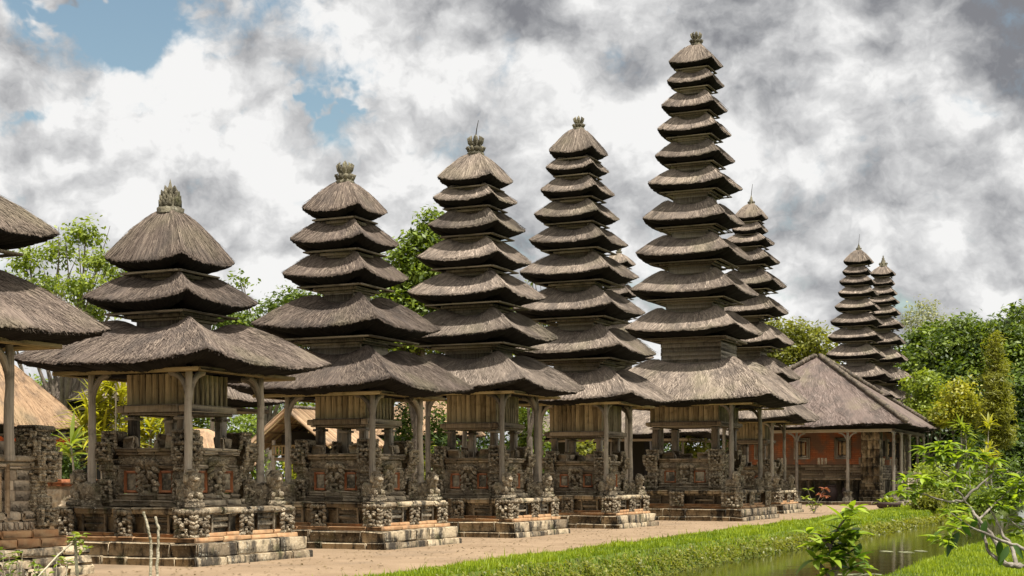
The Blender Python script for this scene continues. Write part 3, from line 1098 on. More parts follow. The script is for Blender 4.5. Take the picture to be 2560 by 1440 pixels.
    for sx in (-1, 1):
        for sy in (-1, 1):
            mb = MB()
            cbox(mb, (cx + sx * hb * .86, cy + sy * hb * .86, (t1 + zbox) / 2), (.19 * k, .19 * k, zbox - t1 + .02), ch=.02, jit=.004)
            cbox(mb, (cx + sx * hb * .86, cy + sy * hb * .86, zbox - .09), (.28 * k, .28 * k, .06), ch=.02)
            mb.build('inner_post', M['post'], root)
    mb = MB()
    for zz, o, h in ((zbox + .0, .08, .05), (zbox + .095, .14, .135), (zbox + .168, .05, .03)):
        course(mb, hb + o, hb + o, zz - h / 2, zz + h / 2, 4, .18, .003, .012, .003, cx, cy)
    cbox(mb, (cx, cy, zbox + .06), (2 * hb, 2 * hb, .10))
    mb.build('chamber_frame', M['wood'], root)
    mb = MB()
    zb0 = zbox + .175
    cbox(mb, (cx, cy, (zb0 + zu) / 2), (2 * hb - .06, 2 * hb - .06, zu - zb0), tint=.2)
    for side in range(4):
        n = int(2 * hb / (.15 * max(1, k * .9)))
        for i in range(n):
            w_ = 2 * hb / n
            a = -hb + (i + .5) * w_
            o = hb - .02 + rng.uniform(-.006, .008)
            p = [(a, -o), (o, a), (a, o), (-o, a)][side]
            sz = (w_ - .008, .035) if side % 2 == 0 else (.035, w_ - .008)
            cbox(mb, (cx + p[0], cy + p[1], (zb0 + zu) / 2), (*sz, zu - zb0 - .004), ch=.006, jit=.003)
    mb.build('plank_chamber', M['plank'], root)
    # outer posts on guarded plinths
    pp = pp or 1.17 * k
    for sx in (-1, 1):
        for sy in (-1, 1):
            x, y = cx + sx * pp, cy + sy * pp
            mb = MB()
            lathe(mb, [(.20, z2 - .01), (.21, z2 + .10), (.15, z2 + .16), (.13, z2 + .26), (.17, z2 + .34), (.17, z2 + .40), (.10, z2 + .44)], 12, (x, y, 0), jit=.04, sq=.5)
            carved(mb, (x, y, z2 + .27), (.46, .46, .40), sd, 26, 15, .42, .6, 70)
            mb.build('post_plinth', M['carve'], root)
            post_with_brackets(root, x, y, z2 + .42, zu + .02, .074 * k ** .5, ((-sx, 0), (0, -sy)), sd)
            mb = MB()
            if sx < 0 and sy < 0:
                g = (x - .20, y - .22)
            else:
                g = (x + sx * .05, y + sy * .30 if sy < 0 else y + .28)
            statue(mb, (*g, z2), .82, sd + 20, math.atan2(-.9, -.45))
            mb.build('guardian_carving', M['carve'], root)
            sd += 2


def meru(label, C, tiers, apex, top, kind, seed, rod=0.0, kbase=1.0, zbox=2.9, basedx=0.0, hs=1.0, full=True, group='row of tiered thatched shrine towers', asp=1.05, rise=.42, nr=.36, blast=0.0, hb=None, pp=None, mats=TH, blades=1.0):
    """tiers: (half width, shift to the right, corner height), from the top down"""
    root = thing('shrine_tower', label, 'shrine tower', (C[0], C[1], 0), YAW, group)
    D = C[1]
    px = D / 1424.0
    toL = lambda dx: (dx * math.cos(-YAW), dx * math.sin(-YAW))
    n = len(tiers)
    zu = None
    for i, (a, dx, ztip) in enumerate(tiers):
        c = toL(dx)
        lift = .11 + .035 * a
        th = .13 + .05 * a if i < n - 1 else .10 + .03 * a
        ax, ay = a / asp, a * asp
        ze = ztip - lift
        if i == 0:
            b, zt, p = .10 + .04 * a, apex, 1.32
        else:
            b = tiers[i - 1][0] * (nr if i < n - 1 else nr + .04)
            if i == n - 1:
                b = max(b, .62 * kbase, blast)
            zt = ztip + (tiers[i - 1][2] - ztip) * (rise if i < n - 1 else .48)
            p = 1.45
        last = i == n - 1
        r_ = roof('roof_tier', mats, root, c, ax, ay, b / asp, b * asp, ze, zt, lift, th, seed * 31 + i, px, p, blades, 0 if i == 0 else (.07 if i == n - 1 else .16))
        # eave frame under the thatch
        mb = MB()
        f = .74
        zb = ze - th + .01 if not last else ze - .09
        bh = .075 if last else .035
        for o, hh, zz in ((0, bh, zb - bh / 2), (-.06 * a, bh * .9, zb - bh * .6)):
            X, Y = (ax * f + o), (ay * f + o)
            for sg in (-1, 1):
                beam(mb, (c[0] - X, c[1] + sg * Y, zz), (c[0] + X, c[1] + sg * Y, zz), .05, hh, ch=.01)
                beam(mb, (c[0] + sg * X, c[1] - Y + .03, zz), (c[0] + sg * X, c[1] + Y - .03, zz), .05, hh, ch=.01)
        mb.build('eave_frame', M['beam'] if last else M['wood'], r_)
        zund = zb - .03
        if last:
            zu = zund
        else:
            # boxed neck down to the next roof
            nb = a * nr
            if i == n - 2:
                nb = max(a * (nr + .04), blast * .9)
            c2 = toL((dx + tiers[i + 1][1]) / 2)
            zlow = tiers[i + 1][2] + (ztip - tiers[i + 1][2]) * (rise - .10)
            mb = MB()
            nx, ny = nb / asp, nb * asp
            cbox(mb, (*c2, (zlow + zund) / 2), (2 * nx, 2 * ny, zund - zlow + .1), ch=.01)
            hgt = zund - zlow
            k = max(2, int(hgt / .16))
            for q in range(k):
                zz = zlow + (q + .5) * hgt / k
                course(mb, nx + .012 + .01 * (q % 2), ny + .012 + .01 * (q % 2), zz - hgt / k / 2 + .006, zz + hgt / k / 2 - .006, 5, .05, .003, .006, .002, *c2)
            mb.build('tier_box', M['post'], root)
            mb = MB()
            g = nb + .16 * a
            course(mb, g / asp, g * asp, zund - .07, zund + .0, 6, .08, .003, .01, .002, *c2)
            course(mb, (nb + .08 * a) / asp, (nb + .08 * a) * asp, zund - .12, zund - .075, 6, .08, .003, .01, .002, *c2)
            mb.build('tier_ledge', M['wood'], root)
    finial(root, toL(tiers[0][1]), apex - .02, top, kind, rod)
    cb = toL(basedx)
    if full:
        shrine_base(root, kbase, zbox, zu, 2.17 * hs if hs > 1 else 2.17, seed, max(.028, px * 1.2), cb, hs, D, hb, pp)
    elif full is None:
        mb = MB()
        cbox(mb, (*cb, (2.2 + zu) / 2), (1.4, 1.4, zu - 2.2 + .1), ch=.02)
        mb.build('plank_chamber', M['plank'], root)
        for sx in (-1, 1):
            for sy in (-1, 1):
                post_with_brackets(root, cb[0] + sx * 1.1, cb[1] + sy * 1.1, 1.9, zu, .075, ((-sx, 0), (0, -sy)), 10 + sx + 3 * sy)
    else:
        # mostly hidden: the shaft and a plain stepped base
        a = tiers[-1][0]
        mb = MB()
        course(mb, a * .78, a * .78, 0, .5, .8, .5, .01, .03, .02, *cb)
        course(mb, a * .66, a * .66, .5, 1.1, .8, .5, .01, .03, .02, *cb)
        course(mb, a * .42, a * .42, 1.1, 2.2, .6, .4, .01, .03, .02, *cb)
        mb.build('stone_base', M['stone'], root)
        mb = MB()
        cbox(mb, (*cb, (2.2 + zu) / 2), (a * .62, a * .62, zu - 2.2 + .1), ch=.02)
        mb.build('plank_chamber', M['plank'], root)
        for sx in (-1, 1):
            for sy in (-1, 1):
                post_with_brackets(root, cb[0] + sx * a * .52, cb[1] + sy * a * .52, 1.1, zu, .06, ((-sx, 0), (0, -sy)), seed + 10 + sx + 3 * sy)
    return root


# ------------------------------------------------------------------ vegetation
def leaves(mb, P, N, size, tint, r, aspect=.42, droop=.0, fold=0.0):
    """one diamond leaf per point P, lying roughly across N"""
    n = len(P)
    N = N / (np.linalg.norm(N, axis=1)[:, None] + 1e-9)
    d = r.normal(0, 1, (n, 3))
    d[:, 2] -= droop
    d -= N * (d * N).sum(1)[:, None]
    d /= np.linalg.norm(d, axis=1)[:, None] + 1e-9
    s = np.cross(N, d)
    L = np.broadcast_to(np.asarray(size), (n,)) * r.uniform(.65, 1.25, n)
    w = L * aspect
    a = P - d * L[:, None] * .5
    c = P + d * L[:, None] * .5
    b = P + s * w[:, None] * .5 - d * L[:, None] * .05 + N * L[:, None] * fold
    e = P - s * w[:, None] * .5 - d * L[:, None] * .05 + N * L[:, None] * fold
    v = np.stack([a, b, c, e], 1).reshape(-1, 3)
    mb.add(v, [np.arange(4 * n).reshape(-1, 4)], np.repeat(tint, 4))


def foliage(blobs, n, size, seed, clump=.35, droop=.3, aspect=.45, cl_leaves=22, tmean=.45, tvar=.22, shell=.55, up=.7):
    """blobs: (x, y, z, rx, ry, rz); leaves gathered in small sprays spread through the blobs"""
    r = np.random.default_rng(seed)
    mb = MB()
    vol = np.array([b[3] * b[4] * b[5] for b in blobs]) ** (2 / 3)
    per = np.maximum(1, (n / cl_leaves * vol / vol.sum()).astype(int))
    for b, k in zip(blobs, per):
        d = r.normal(0, 1, (k, 3))
        d /= np.linalg.norm(d, axis=1)[:, None]
        rad = shell + (1 - shell) * r.random(k) ** .7
        rad = rad * (1 + .16 * r.normal(0, 1, k))
        cc = np.array(b[:3]) + d * rad[:, None] * np.array(b[3:])
        ct = np.clip(r.normal(tmean, tvar, k), 0.02, 1)
        m = cl_leaves
        P = np.repeat(cc, m, 0) + r.normal(0, clump, (k * m, 3)) * np.array([1, 1, .6])
        Nn = np.repeat(d, m, 0) * .6 + r.normal(0, .55, (k * m, 3)) + np.array([0, 0, up])
        tn = np.clip(np.repeat(ct, m) + r.normal(0, .12, k * m), 0, 1)
        leaves(mb, P, Nn, size, tn, r, aspect, droop, .06)
    return mb


def trunk_mesh(base, blobs, rad, seed, fork=.45):
    r = np.random.default_rng(seed)
    mb = MB()
    base = np.asarray(base, float)
    ctr = np.mean([b[:3] for b in blobs], 0)
    zf = base[2] + (min(b[2] for b in blobs) - base[2]) * fork
    zf = max(zf, base[2] + .6)
    f = np.array([base[0] * .7 + ctr[0] * .3, base[1] * .7 + ctr[1] * .3, zf])
    mid = (base + f) / 2 + r.normal(0, .08, 3) * np.array([1, 1, 0])
    tube(mb, [base, mid, f], [rad * 1.25, rad, rad * .85], 8, .5, .06)
    for b in blobs:
        e = np.array(b[:3]) + np.array([0, 0, .3 * b[5]])
        m1 = f + (e - f) * .5 + r.normal(0, .12, 3) * np.linalg.norm(e - f) * .4
        tube(mb, [f, m1, e], [rad * .6, rad * .36, rad * .1], 6, .5, .05)
        for _ in range(3):
            e2 = e + r.normal(0, 1, 3) * np.array(b[3:]) * .6
            tube(mb, [m1, (m1 + e2) / 2 + r.normal(0, .1, 3), e2], [rad * .26, rad * .16, rad * .05], 5, .5)
    return mb


def tree(label, blobs_px, D, n, size, mat, seed, base=None, rad=.16, name='tree', cat='tree', group=None, bark='bark', **kw):
    """blobs_px: (px, py, radius px x, radius px z, depth shift)"""
    bl = []
    for (x, y, rx, rz, dd) in blobs_px:
        p = W(x, y, D + dd)
        k = (D + dd) / F
        bl.append((p[0], p[1], p[2], rx * k, max(rx, rz) * k, rz * k))
    if base is None:
        base = (np.mean([b[0] for b in bl]), D, -.05)
    root = thing(name, label, cat, tuple(float(q) for q in base), 0, group)
    bl2 = [(b[0] - base[0], b[1] - base[1], b[2] - base[2], b[3], b[4], b[5]) for b in bl]
    trunk_mesh((0, 0, 0), bl2, rad, seed).build('trunk', M[bark], root, True)
    foliage(bl2, n, size, seed + 1, **kw).build('crown', M[mat], root)
    return root


def bush(label, px, py_top, D, wpx, n, size, mat, seed, name='bush', cat='bush', group=None, zbase=0.0, **kw):
    """rounded bush standing on the ground from its top pixel row down"""
    top = W(px, py_top, D)
    w = wpx * D / F / 2
    h = top[2] - zbase
    root = thing(name, label, cat, (float(top[0]), float(D), zbase), 0, group)
    r = np.random.default_rng(seed)
    bl = []
    for i in range(6):
        a = r.uniform(0, 6.28)
        q = r.uniform(.1, .6)
        hz = h * r.uniform(.35, .72)
        bl.append((math.cos(a) * q * w, math.sin(a) * q * w, hz, w * r.uniform(.45, .65), w * .55, (h - hz) * r.uniform(.75, 1.0)))
    bl.append((0, 0, h * .35, w * .8, w * .8, h * .35))
    mb = MB()
    for b in bl:
        m = np.array([b[0] * .5, b[1] * .5, b[2] * .5])
        tube(mb, [(r.normal(0, .04), r.normal(0, .04), 0), m, b[:3]], [.035, .025, .01], 5)
    mb.build('stem', M['bark'], root)
    foliage(bl, n, size, seed + 1, **kw).build('foliage', M[mat], root)
    return root


def rosette(mb, c, n, L, w, r, tint=None, rise=.5, k=5):
    """strap leaves arching out of one point"""
    for i in range(n):
        a = r.uniform(0, 6.28)
        el = r.uniform(-.1, 1.25) * rise + .15
        l = L * r.uniform(.65, 1.15)
        s = np.linspace(0, 1, k)
        out = l * (s * math.cos(el) + .12 * s * s)
        zz = l * (s * math.sin(el) - .42 * s * s * math.cos(el))
        d = np.array([math.cos(a), math.sin(a)])
        q = np.array([-d[1], d[0]])
        ww = w * np.array([.35, .9, 1, .7, .06]) * .5 if k == 5 else w * np.sin(np.pi * (.1 + .9 * s)) * .5
        mid = np.stack([c[0] + d[0] * out, c[1] + d[1] * out, c[2] + zz], 1)
        sd = np.stack([q[0] * ww, q[1] * ww, ww * .35], 1)
        sd2 = np.stack([-q[0] * ww, -q[1] * ww, ww * .35], 1)
        v = np.concatenate([mid + sd, mid, mid + sd2])
        f = []
        for j in range(k - 1):
            f += [[j, j + 1, k + j + 1, k + j], [k + j, k + j + 1, 2 * k + j + 1, 2 * k + j]]
        mb.add(v, [np.array(f)], r.random() if tint is None else np.clip(tint + r.normal(0, .15), 0, 1))


# ================================================================== THE SETTING
def strip(name, rows, t0, t1, nt, mat, kind='structure', jitter=0.0, seed=0):
    """sheet swept along the row: rows of (across, height, slope of across with t)"""
    r = np.random.default_rng(seed)
    ts = np.linspace(t0, t1, nt)
    v = []
    for (w, z, g) in rows:
        ww = w + g * (ts - 20) + (r.normal(0, jitter, nt) if jitter and abs(w) < 100 else 0)
        P = ts[:, None] * U + ww[:, None] * V
        v.append(np.stack([P[:, 0], P[:, 1], np.full(nt, z)], 1))
    k = len(rows)
    i, j = np.meshgrid(np.arange(k - 1), np.arange(nt - 1), indexing='ij')
    q = np.stack([i * nt + j, i * nt + j + 1, (i + 1) * nt + j + 1, (i + 1) * nt + j], -1).reshape(-1, 4)
    mb = MB()
    mb.add(np.concatenate(v), [q])
    o = mb.build(name, mat)
    return tag(o, kind=kind)


EDGE0, EDGEG = 11.75, .03        # where the path gives way to the grass of the bank
strip('ground', [(-900, -.30, 0), (5.0, -.30, 0), (5.35, -.95, 0), (6.0, -1.25, 0), (10.0, -1.25, 0), (10.55, -.95, -.01), (10.95, -.02, -.006), (1500, -.02, 0)], -700, 1500, 90, M['soil'])
strip('path', [(EDGE0 - .3, -.010, EDGEG), (EDGE0 + .4, 0.0, EDGEG), (14, 0.003, 0.02), (16, 0, 0), (34, 0.0, 0)], -20, 118, 160, M['dirt'], jitter=.02)
strip('water', [(4.9, -.60, 0), (11.0, -.60, 0)], -60, 220, 2, M['water'])


def grass(name, label, count, wfun, trange, zfun, h, wd, seed, mat, bias=1.0, lean=.5):
    r = np.random.default_rng(seed)
    t = trange[0] + (trange[1] - trange[0]) * r.random(count) ** bias
    w = wfun(t, r.random(count))
    P = t[:, None] * U + w[:, None] * V
    z = zfun(t, w)
    dist = np.hypot(P[:, 0], P[:, 1])
    patch = .5 + .3 * np.sin(P[:, 0] * 1.3 + 2 * np.sin(P[:, 1] * .7)) * np.sin(P[:, 1] * .9 + 1.1) + .3 * np.sin(P[:, 0] * 4.1 + 1.7 * np.sin(P[:, 1] * 2.3)) * np.sin(P[:, 1] * 3.1)
    patch = np.clip(patch, 0, 1)
    hh = h * r.uniform(.4, 1.25, count) * (.45 + 1.0 * patch) * np.where(r.random(count) < .03, 1.9, 1)
    ww = wd * np.maximum(1, dist / 26) * r.uniform(.6, 1.3, count)
    a = r.uniform(0, 6.28, count)
    side = np.stack([np.cos(a), np.sin(a), a * 0], 1) * ww[:, None]
    ln = np.stack([np.cos(a + 1.3), np.sin(a + 1.3), a * 0], 1) * (hh * lean * r.uniform(0, 1.2, count))[:, None]
    B = np.stack([P[:, 0], P[:, 1], z - .01], 1)
    m = B + ln * .35 + np.array([0, 0, 1]) * (hh * .6)[:, None]
    tip = B + ln + np.array([0, 0, 1]) * hh[:, None]
    v = np.stack([B - side, B + side, m + side * .7, tip, m - side * .7], 1).reshape(-1, 3)
    base = np.arange(count)[:, None] * 5
    q = base + np.array([[0, 1, 2, 4]])
    tr = base + np.array([[4, 2, 3]])
    mb = MB()
    tint = np.clip(.15 + .6 * patch + r.normal(0, .24, count), 0, 1)
    mb.add(v, [q, tr], np.repeat(tint, 5))
    o = mb.build(name, mat)
    return tag(o, label, 'grass', kind='stuff')


def bank_z(t, w):
    lo, hi = 10.55 - .01 * (t - 20), 10.95 - .006 * (t - 20)
    return np.where(w >= hi, -.02, np.where(w <= lo, -.95, -.95 + .93 * (w - lo) / (hi - lo)))


grass('bank_grass', 'bright green grass along the path side of the moat', 85000,
      lambda t, q: (10.72 - .008 * (t - 20)) + q * (EDGE0 + .12 + EDGEG * (t - 20) - 10.72 + .008 * (t - 20)), (16, 92), bank_z, .10, .010, 3, M['grass'], 1.25)
grass('near_bank_grass', 'mown grass on the near bank of the moat', 45000,
      lambda t, q: 2.0 + 3.25 * q, (14, 50), lambda t, w: np.where(w > 5.0, -.30 - (w - 5.0) * 1.85, -.30), .085, .009, 4, M['grass'], 1.3)


def bank_leaves():
    """broad-leaved creepers hanging down the bank to the water"""
    r = np.random.default_rng(12)
    mb = MB()
    k = 2600
    t = 17 + 72 * r.random(k) ** 1.5
    q = r.random(k)
    w = 10.60 - .0095 * (t - 20) + q * .30
    P = t[:, None] * U + w[:, None] * V
    z = bank_z(t, w) + r.uniform(.0, .10, k)
    c = np.stack([P[:, 0], P[:, 1], z], 1)
    m = 12
    ct = np.clip(.30 + .4 * q + r.normal(0, .22, k), 0, 1)
    X = np.repeat(c, m, 0) + r.normal(0, .085, (k * m, 3))
    N = r.normal(0, .5, (k * m, 3)) + np.array([-V[0] * .6, -V[1] * .6, .8])
    leaves(mb, X, N, np.repeat(.085 * np.maximum(1, np.linalg.norm(P, axis=1) / 34), m), np.repeat(ct, m), r, .5, .3, .05)
    return tag(mb.build('bank_foliage', M['l_olive']), 'olive and yellow leafy creepers hanging down the moat bank', 'ground cover', kind='stuff')


bank_leaves()


def litter():
    r = np.random.default_rng(17)
    k = 1500
    t = 16 + 60 * r.random(k) ** 1.3
    w = 12.0 + .03 * (t - 20) + 4.4 * r.random(k) ** .8
    P = t[:, None] * U + w[:, None] * V
    mb = MB()
    leaves(mb, np.stack([P[:, 0], P[:, 1], np.full(k, .015)], 1), r.normal(0, .18, (k, 3)) + np.array([0, 0, 1]), .075, r.random(k), r, .5, 0, .08)
    tag(mb.build('leaf_litter', M['l_dry']), 'dry fallen leaves scattered over the dirt path', 'fallen leaves', kind='stuff')


litter()

# ================================================================== THE TOWERS
T0 = meru('cut-off two-roofed thatched shrine on a framed carved altar base at the left edge', (-9.65, 22.39),
     [(1.72, .05, 5.61), (2.28, .06, 4.07)], 6.62, 7.2, 'lotus', 1, zbox=3.0, basedx=.1, full=None, mats=TB)
meru('three-roofed thatched shrine tower with leafy spiked finial, lowest of the row', (-6.88, 28.46),
     [(.92, .05, 5.99), (1.24, .08, 5.2), (2.25, .18, 3.97)], 6.96, 7.56, 'lotus', 2, zbox=2.88, basedx=.2, mats=TB)
meru('five-roofed thatched shrine tower topped by a stone crown without a rod', (-4.04, 34.65),
     [(.76, -.02, 8.17), (.97, -.02, 7.4), (1.13, 0, 6.56), (1.69, .04, 5.33), (2.25, .12, 3.9)], 8.83, 9.36, 'crown', 3, zbox=2.87, basedx=.22, mats=TB)
meru('seven-roofed thatched shrine tower with stone crown and thin rod on top', (-1.06, 41.15),
     [(.82, .01, 10.27), (.92, 0, 9.68), (1.06, .06, 8.88), (1.25, 0, 7.96), (1.51, .07, 6.94), (1.78, .08, 5.79), (2.35, .12, 4.31)], 11.0, 11.58, 'crown', 4, rod=.5, zbox=3.03, basedx=.22, hb=.78)
meru('nine-roofed thatched shrine tower with small mossy block finial', (2.21, 48.31),
     [(.77, .05, 12.7), (.83, .02, 12.13), (.97, .03, 11.36), (1.12, 0, 10.52), (1.30, .07, 9.64), (1.56, .1, 8.56), (1.73, .1, 7.35), (1.95, .2, 5.98), (2.4, .3, 4.4)], 13.49, 13.94, 'crown', 5, zbox=3.02, basedx=.3, hb=.94)
meru('tallest eleven-roofed thatched shrine tower of the front row with broad lowest roof', (7.38, 57.5),
     [(.87, .06, 18.38), (.92, .05, 17.6), (1.06, 0, 16.6), (1.19, 0, 15.64), (1.28, .03, 14.56), (1.52, .05, 13.45), (1.63, -.02, 12.03), (1.87, 0, 10.63), (2.05, .04, 9.16), (2.2, 0, 7.62), (3.45, .35, 4.85)],
     19.14, 19.7, 'crown', 6, kbase=1.44, zbox=3.7, basedx=.0, hs=1.1, rise=.40, nr=.44, blast=1.3, mats=TH, hb=1.42, pp=2.12)
meru('slender thatched tower with rod finial just behind the tallest tower', (11.38, 68.34),
     [(.66, .1, 14.2), (.7, .05, 13.58), (.97, .03, 12.99), (1.18, .03, 12.1), (1.42, .05, 10.95), (1.5, .05, 9.69), (1.7, .05, 8.21), (1.95, .07, 6.57), (2.6, .2, 4.6)],
     14.8, 15.25, 'ring', 7, rod=.6, zbox=3.3, basedx=.25)
meru('far slender thatched tower with rod finial, front one of the far pair', (24.35, 100),
     [(.88, 0, 16.9), (.86, -.1, 16.15), (1.07, -.05, 15.46), (1.19, 0, 14.66), (1.33, -.07, 13.68), (1.55, -.1, 12.64), (1.64, -.15, 11.57), (1.75, -.15, 10.33), (2.1, 0, 8.84), (2.45, .1, 7.43), (2.9, .1, 5.6)],
     17.7, 18.2, 'ring', 8, rod=.7, full=False)
meru('far slender thatched tower with pointed finial, half hidden behind its twin', (28.15, 108),
     [(.8, 0, 17.2), (.76, 0, 16.49), (.9, 0, 15.74), (1.04, 0, 15.1), (1.13, 0, 14.23), (1.36, 0, 13.26), (1.43, 0, 12.04), (1.58, 0, 10.74), (2.1, .1, 9.17), (2.45, .1, 7.4), (2.9, .1, 5.4)],
     17.77, 18.6, 'ring', 9, full=False)
meru('distant thatched tower peeping out between the nine and eleven-roofed towers', (6.6, 88),
     [(.82, 0, 14.95), (.85, 0, 14.1), (.95, 0, 13.05), (1.2, 0, 11.9), (1.4, 0, 10.6), (1.7, 0, 9.2), (2.0, 0, 7.5), (2.6, 0, 5.2)],
     15.55, 15.95, 'crown', 10, full=False)


# ------------------------------------------------------------------ stone base of the shrine at the left edge
def left_altar():
    """the big carved altar wall and brick steps in front of the cut-off shrine"""
    root = T0

    class ZB(MB):
        def build(self, *a, **k):
            self.v = [v * np.array([1, 1, .85]) + np.array([.66, .43, 0]) for v in self.v]
            return MB.build(self, *a, **k)
    # origin near the shrine's right face; -y is the face towards the path
    hx, hy = 1.55, 1.5
    mb = ZB()
    course(mb, 2.05, 2.05, -.06, .2, .8, .5, .014, .05, .02)
    course(mb, 2.0, 2.0, .2, .38, .7, .5, .014, .05, .02)
    course(mb, 1.98, 1.98, .38, .56, .8, .5, .012, .05, .015)
    cbox(mb, (0, 0, .27), (3.2, 3.2, .54))
    mb.build('lower_step', M['stone_warm'], root)
    mb = ZB()
    course(mb, 1.72, 1.72, .56, .74, .6, .5, .006, .02, .012)
    course(mb, 1.62, 1.62, .74, .90, .6, .5, .006, .02, .012)
    mb.build('brick_step', M['brick'], root)
    mb = ZB()
    cbox(mb, (0, 0, 1.5), (2.7, 2.7, 1.24))
    course(mb, 1.52, 1.52, .90, 1.06, .12, .1, .002, .02, .004)
    course(mb, 1.50, 1.50, 1.06, 1.26, .5, .3, .006, .04, .01)
    for z in (1.26, 1.46, 1.66, 1.86):
        course(mb, 1.40, 1.40, z, z + .198, .62, .25, .001, .004, .002)
    course(mb, 1.44, 1.44, 2.07, 2.13, .5, .25, .003, .012, .004)
    course(mb, 1.48, 1.48, 2.22, 2.34, .5, .25, .003, .012, .004)
    course(mb, 1.40, 1.40, 2.13, 2.22, .5, .25, .003, .012, .004)
    course(mb, 1.2, 1.2, 2.34, 2.62, .6, .4, .006, .03, .01)
    mb.build('altar_body', M['altar'], root)
    for face in range(4):
        ux = [(1, 0, 0), (0, 1, 0), (-1, 0, 0), (0, -1, 0)][face]
        nrm = np.cross(ux, (0, 0, 1.0))
        uxa = np.array(ux, float)
        mb = ZB()
        for d, s in ((0, 1.2), (.0, .84)):
            p = nrm * (1.41 + (.05 if s > .8 else .03)) + np.array([0, 0, 1.64])
            for sg in (-1, 1):
                beam(mb, p + uxa * sg * s / 2 - np.array([0, 0, s * .45]), p + uxa * sg * s / 2 + np.array([0, 0, s * .45]), .07, .07)
                beam(mb, p - uxa * (s / 2 - .04) + np.array([0, 0, sg * (s * .45 - .035)]), p + uxa * (s / 2 - .04) + np.array([0, 0, sg * (s * .45 - .035)]), .065, .065)
        fr = mb.build('panel_frame', M['altar'], root)
        mb = ZB()
        relief(mb, nrm * 1.41 + np.array([0, 0, 1.64]), ux, .5, .5, .09, 900 + face, .02, 30)
        mb.build('panel_carving', M['stone'], fr)
        mb = ZB()
        relief(mb, nrm * 1.41 + np.array([0, 0, 2.175]), ux, 2.7, .085, .05, 910 + face, .025, 110)
        relief(mb, nrm * 1.48 + np.array([0, 0, 2.28]), ux, 2.8, .10, .03, 920 + face, .025, 110)
        mb.build('frieze', M['stone'], root)
    sd = 950
    for sx in (-1, 1):
        for sy in (-1, 1):
            mb = ZB()
            for z, w, o, h_ in ((1.14, .46, .02, .34), (1.38, .38, -.02, .32), (1.74, .30, -.04, .42), (2.0, .40, .04, .34), (2.25, .52, .03, .34), (2.52, .48, -.02, .36), (2.74, .42, -.06, .24)):
                karang(mb, (sx * (1.38 + o), sy * (1.38 + o), z), (w, w, h_), sd, face=w > .39)
                sd += 1
            cbox(mb, (sx * 1.36, sy * 1.36, 2.88), (.46, .46, .12), ch=.03, jit=.008)
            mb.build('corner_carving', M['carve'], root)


left_altar()


# ------------------------------------------------------------------ small altar between the left shrine and the next tower
def small_altar():
    c = W(160, 1270, 37)
    root = thing('stone_altar', 'low carved stone altar with red brick coping, beyond the left shrine', 'altar', (c[0], c[1], 0), YAW)
    mb = MB()
    course(mb, .75, .6, -.05, .75, .5, .4, .01, .03, .02)
    cbox(mb, (0, 0, 1.1), (1.1, .8, .8))
    mb.build('altar_body', M['stone'], root)
    for face in range(4):
        ux = [(1, 0, 0), (0, 1, 0), (-1, 0, 0), (0, -1, 0)][face]
        nrm = np.cross(ux, (0, 0, 1.0))
        mb = MB()
        relief(mb, nrm * ((.40, .55, .40, .55)[face]) + np.array([0, 0, 1.1]), ux, (1.1, .8, 1.1, .8)[face], .5, .1, 990 + face, .035, 40)
        mb.build('relief_carving', M['stone'], root)
    mb = MB()
    course(mb, .66, .5, 1.42, 1.50, .4, .3, .004, .01, .006)
    course(mb, .72, .56, 1.50, 1.60, .4, .3, .004, .01, .006)
    mb.build('coping', M['brick_red'], root)


small_altar()


